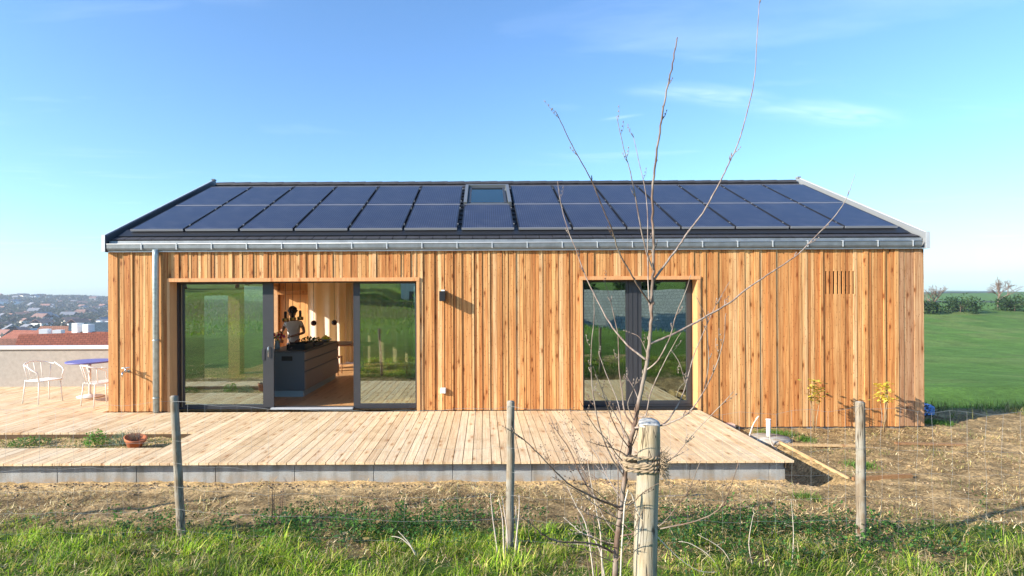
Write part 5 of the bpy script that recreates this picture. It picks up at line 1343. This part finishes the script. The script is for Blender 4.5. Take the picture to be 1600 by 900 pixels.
# right side: bare tree, hedge and far trees
def bare_tree(x, y, h, label, seed, group=None):
    z = gy(x, y); o = thing('bare_tree', (x, y, z), label, 'tree', group); rr_ = random.Random(seed); m = MB(); tw = MB()
    def grow(p, d, l, r_, lev):
        q = p + d * l; mid = p.lerp(q, .5) + Vector((rr_.gauss(0, l * .04), rr_.gauss(0, l * .04), 0))
        (m if lev < 2 else tw).tube([p, mid, q], [r_, r_ * .85, r_ * .65], 6 if lev < 3 else 4, caps=False)
        if lev >= 5: return
        for k in range(rr_.choice([2, 3, 3]) if lev else 5):
            nd = (d + Vector((rr_.gauss(0, .5), rr_.gauss(0, .5), rr_.gauss(.1, .25)))).normalized(); grow(p.lerp(q, rr_.uniform(.55, 1)), nd, l * rr_.uniform(.6, .82), r_ * .6, lev + 1)
    grow(Vector((x, y, z - .1)), Vector((0, 0, 1)), h * .28, h * .022, 0)
    m.build('trunk', M['bark'], o); tw.build('crown', M['bark'], o); return o
bare_tree(*at_px(1459, 126), 9., 'bare tree just right of the house corner on the skyline', 3)
bare_tree(*at_px(1560, 140), 11, 'taller bare tree at the far right of the skyline', 8)
def dark_bush(px, d, w, h, label):
    x, y = at_px(px, d); o = leafy_tree('dark_bush', (x, y, gy(x, y) - .2), h, w, 1600, DG, label, None, .26); o['category'] = 'bush'
dark_bush(1452, 124, 2.6, 2.2, 'dark low bush at the lawn edge just right of the house'); dark_bush(1500, 126, 4.6, 2.4, 'wide dark bush at the lawn edge in the right margin'); dark_bush(1585, 127, 4.6, 2.6, 'dark bush at the lawn edge farthest right')
leafy_tree('low_plant', (8.45, .9, gy(8.45, .9) - .03), .42, .30, 700, [(.08, .10, .05), (.05, .06, .04), (.14, .10, .07)], 'low dark plant above the blue box at the house corner', None, .03)
x, y = scatter(60000, -34, 22, -48, -12, lambda x, y: np.clip(.55 + .5 * fbm(x, y, 2.2, 61), .05, 1)); n = len(x)
o = strips(n, x, y, gz(x, y), rng.uniform(.08, .28, n), rng.uniform(.015, .05, n), rng.uniform(0, 6.28, n), rng.normal(.5, .3, n), rng.uniform(.1, 1.2, n), palette(n, [(.14, .27, .03), (.20, .33, .05), (.10, .18, .03), (.26, .28, .10)], .25), 'meadow_grass', M['leaf'], 2)
tag(o, 'rough green meadow behind the viewpoint, mirrored in the glass', 'grass')
x, y = scatter(9000, 8.3, 17, .6, 2.6, lambda x, y: np.clip(fbm(x, y, .4, 81) + .2, 0, 1) * sstep(x, 8.6, 9.2)); n = len(x)
o = strips(n, x, y, gz(x, y), rng.uniform(.05, .26, n), rng.uniform(.005, .014, n), rng.uniform(0, 6.28, n), rng.normal(.35, .3, n), rng.uniform(.1, 1.2, n), palette(n, [(.14, .20, .04), (.28, .26, .10), (.09, .13, .03), (.42, .34, .18)], .3), 'verge_weeds', M['leaf'], 2)
tag(o, 'ragged weeds and dead grass where the bare soil meets the field', 'weeds')
# lawn blades to the right
x, y = scatter(52000, 8.2, 26, 1.8, 26, lambda x, y: 1 - sstep(y, 8, 26)); n = len(x)
o = strips(n, x, y, gz(x, y), rng.uniform(.04, .10, n), rng.uniform(.006, .014, n), rng.uniform(0, 6.28, n), rng.normal(.4, .3, n), rng.uniform(.1, 1., n), palette(n, [(.12, .23, .03), (.16, .28, .05), (.10, .19, .03)], .2), 'lawn_grass', M['leaf'], 2)
tag(o, 'short green lawn beyond the right end of the house', 'grass')

# ------------------------------------------------------------------ haze
MB().box(-2100, 2100, -2100, 2100, -80, 70).build('haze', None)
hz = bpy.data.objects['haze']; hz['kind'] = 'stuff'; hz['label'] = 'thin blue haze over the valley'; hz['category'] = 'haze'
m, nt, out = newmat('haze_air'); n = N(nt)
pv = n('VolumePrincipled', {'Color': (.72, .84, 1., 1), 'Density': .00026, 'Anisotropy': .2}); nt.links.new(pv.outputs[0], out.inputs['Volume']); hz.data.materials.append(m)

# ------------------------------------------------------------------ sky, sun, camera
SD = Vector((.55, .25, -.258)).normalized()      # the way the light travels
elev = math.asin(-SD.z); az = math.atan2(-SD.x, -SD.y)
w = bpy.data.worlds.new('World'); scene.world = w; w.use_nodes = True; nt = w.node_tree; nt.nodes.clear(); n = N(nt)
sky = n('TexSky', sky_type='NISHITA', sun_disc=False, sun_elevation=elev, sun_rotation=az, altitude=200., air_density=1.0, dust_density=.7, ozone_density=3.5)
tc = n('TexCoord').outputs['Generated']
# thin high cirrus: real sky content in direction space
sep = n('SeparateXYZ', {0: tc}); zc = n('Math', {0: sep.outputs[2], 1: .06}, operation='MAXIMUM').outputs[0]
pl = n('CombineXYZ', {'X': n('Math', {0: sep.outputs[0], 1: zc}, operation='DIVIDE').outputs[0], 'Y': n('Math', {0: sep.outputs[1], 1: zc}, operation='DIVIDE').outputs[0], 'Z': 0.}).outputs[0]
c1 = n('TexNoise', {'Vector': n('Mapping', {'Vector': pl, 'Scale': (.45, 1.3, 1), 'Rotation': (0, 0, .25), 'Location': (1.7, .4, 0)}).outputs[0], 'Scale': 1., 'Detail': 7., 'Roughness': .55, 'Distortion': .5}).outputs[0]
cf = ramp(n, c1, [(.57, 0.), (.85, .13)])
def wisp(cx, cy, ang, a, b, amt):
    mp = n('Mapping', {'Vector': n('VectorMath', {0: pl, 1: (cx, cy, 0)}, operation='SUBTRACT').outputs[0], 'Rotation': (0, 0, -ang)}, vector_type='POINT')
    m2 = n('VectorMath', {0: mp.outputs[0], 1: (1 / a, 1 / b, 0)}, operation='MULTIPLY').outputs[0]
    wn = n('TexNoise', {'Vector': n('Mapping', {'Vector': mp.outputs[0], 'Scale': (2., 7., 1)}).outputs[0], 'Scale': 1., 'Detail': 6., 'Distortion': 1.}).outputs[0]
    wv_ = n('TexNoise', {'Vector': n('Mapping', {'Vector': mp.outputs[0], 'Scale': (1.5, 1.5, 1)}).outputs[0], 'Scale': 1., 'Detail': 3.}).outputs['Color']
    m3 = n('VectorMath', {0: m2, 1: n('VectorMath', {0: wv_, 1: (1.4, 1.4, 0)}, operation='MULTIPLY').outputs[0]}, operation='ADD').outputs[0]
    ln_ = n('VectorMath', {0: n('VectorMath', {0: m3, 1: (.7, .7, 0)}, operation='SUBTRACT').outputs[0]}, operation='LENGTH').outputs['Value']
    f = n('MapRange', {0: ln_, 1: .0, 2: 1.15, 3: 1., 4: 0.}, interpolation_type='SMOOTHSTEP').outputs[0]
    f = n('Math', {0: f, 1: ramp(n, wn, [(.35, .2), (.65, 1.)])}, operation='MULTIPLY').outputs[0]
    return n('Math', {0: f, 1: amt}, operation='MULTIPLY').outputs[0]
for w_ in (wisp(1.15, 2.9, .25, .50, .17, .17), wisp(1.95, 3.2, .30, .65, .22, .17), wisp(.78, 3.25, -.5, .14, .04, .16), wisp(-1.1, 1.75, .35, .5, .15, .10)):
    cf = n('Math', {0: cf, 1: w_}, operation='MAXIMUM').outputs[0]
sk_ = mixc(n, 1., sky.outputs[0], (.76, .94, 1.06), 'MULTIPLY'); mx = mixc(n, cf, sk_, (8.5, 9.2, 10.))
bg = n('Background', {'Color': mx, 'Strength': .138}); wo = n('OutputWorld'); nt.links.new(bg.outputs[0], wo.inputs[0])
sun = bpy.data.lights.new('Sun', 'SUN'); sun.energy = 5.0; sun.angle = R(.5); sun.color = (1., .915, .77)
so = bpy.data.objects.new('Sun', sun); COL.objects.link(so); so.rotation_euler = SD.to_track_quat('-Z', 'Y').to_euler(); so.location = (-30, -20, 30)

cam = bpy.data.cameras.new('Camera'); co = bpy.data.objects.new('Camera', cam); COL.objects.link(co)
cam.sensor_width = 36.; cam.lens = 36. * F / 1600.; cam.shift_x = 44. / 1600; cam.shift_y = 10. / 1600; cam.clip_end = 6000; cam.clip_start = .05
c, s = math.cos(ROLL), math.sin(ROLL)
co.matrix_world = Matrix(((c, s, 0, 0), (0, 0, -1, -DW), (-s, c, 0, CZ), (0, 0, 0, 1)))
scene.camera = co
for ob in bpy.data.objects:
    if '_base' in ob: del ob['_base']
vs = scene.view_settings; vs.view_transform = 'Standard'; vs.look = 'None'; vs.exposure = 1.08; vs.gamma = 1.
cy = scene.cycles; cy.use_denoising = True; cy.max_bounces = 8; cy.transparent_max_bounces = 12; cy.volume_bounces = 0; cy.diffuse_bounces = 4
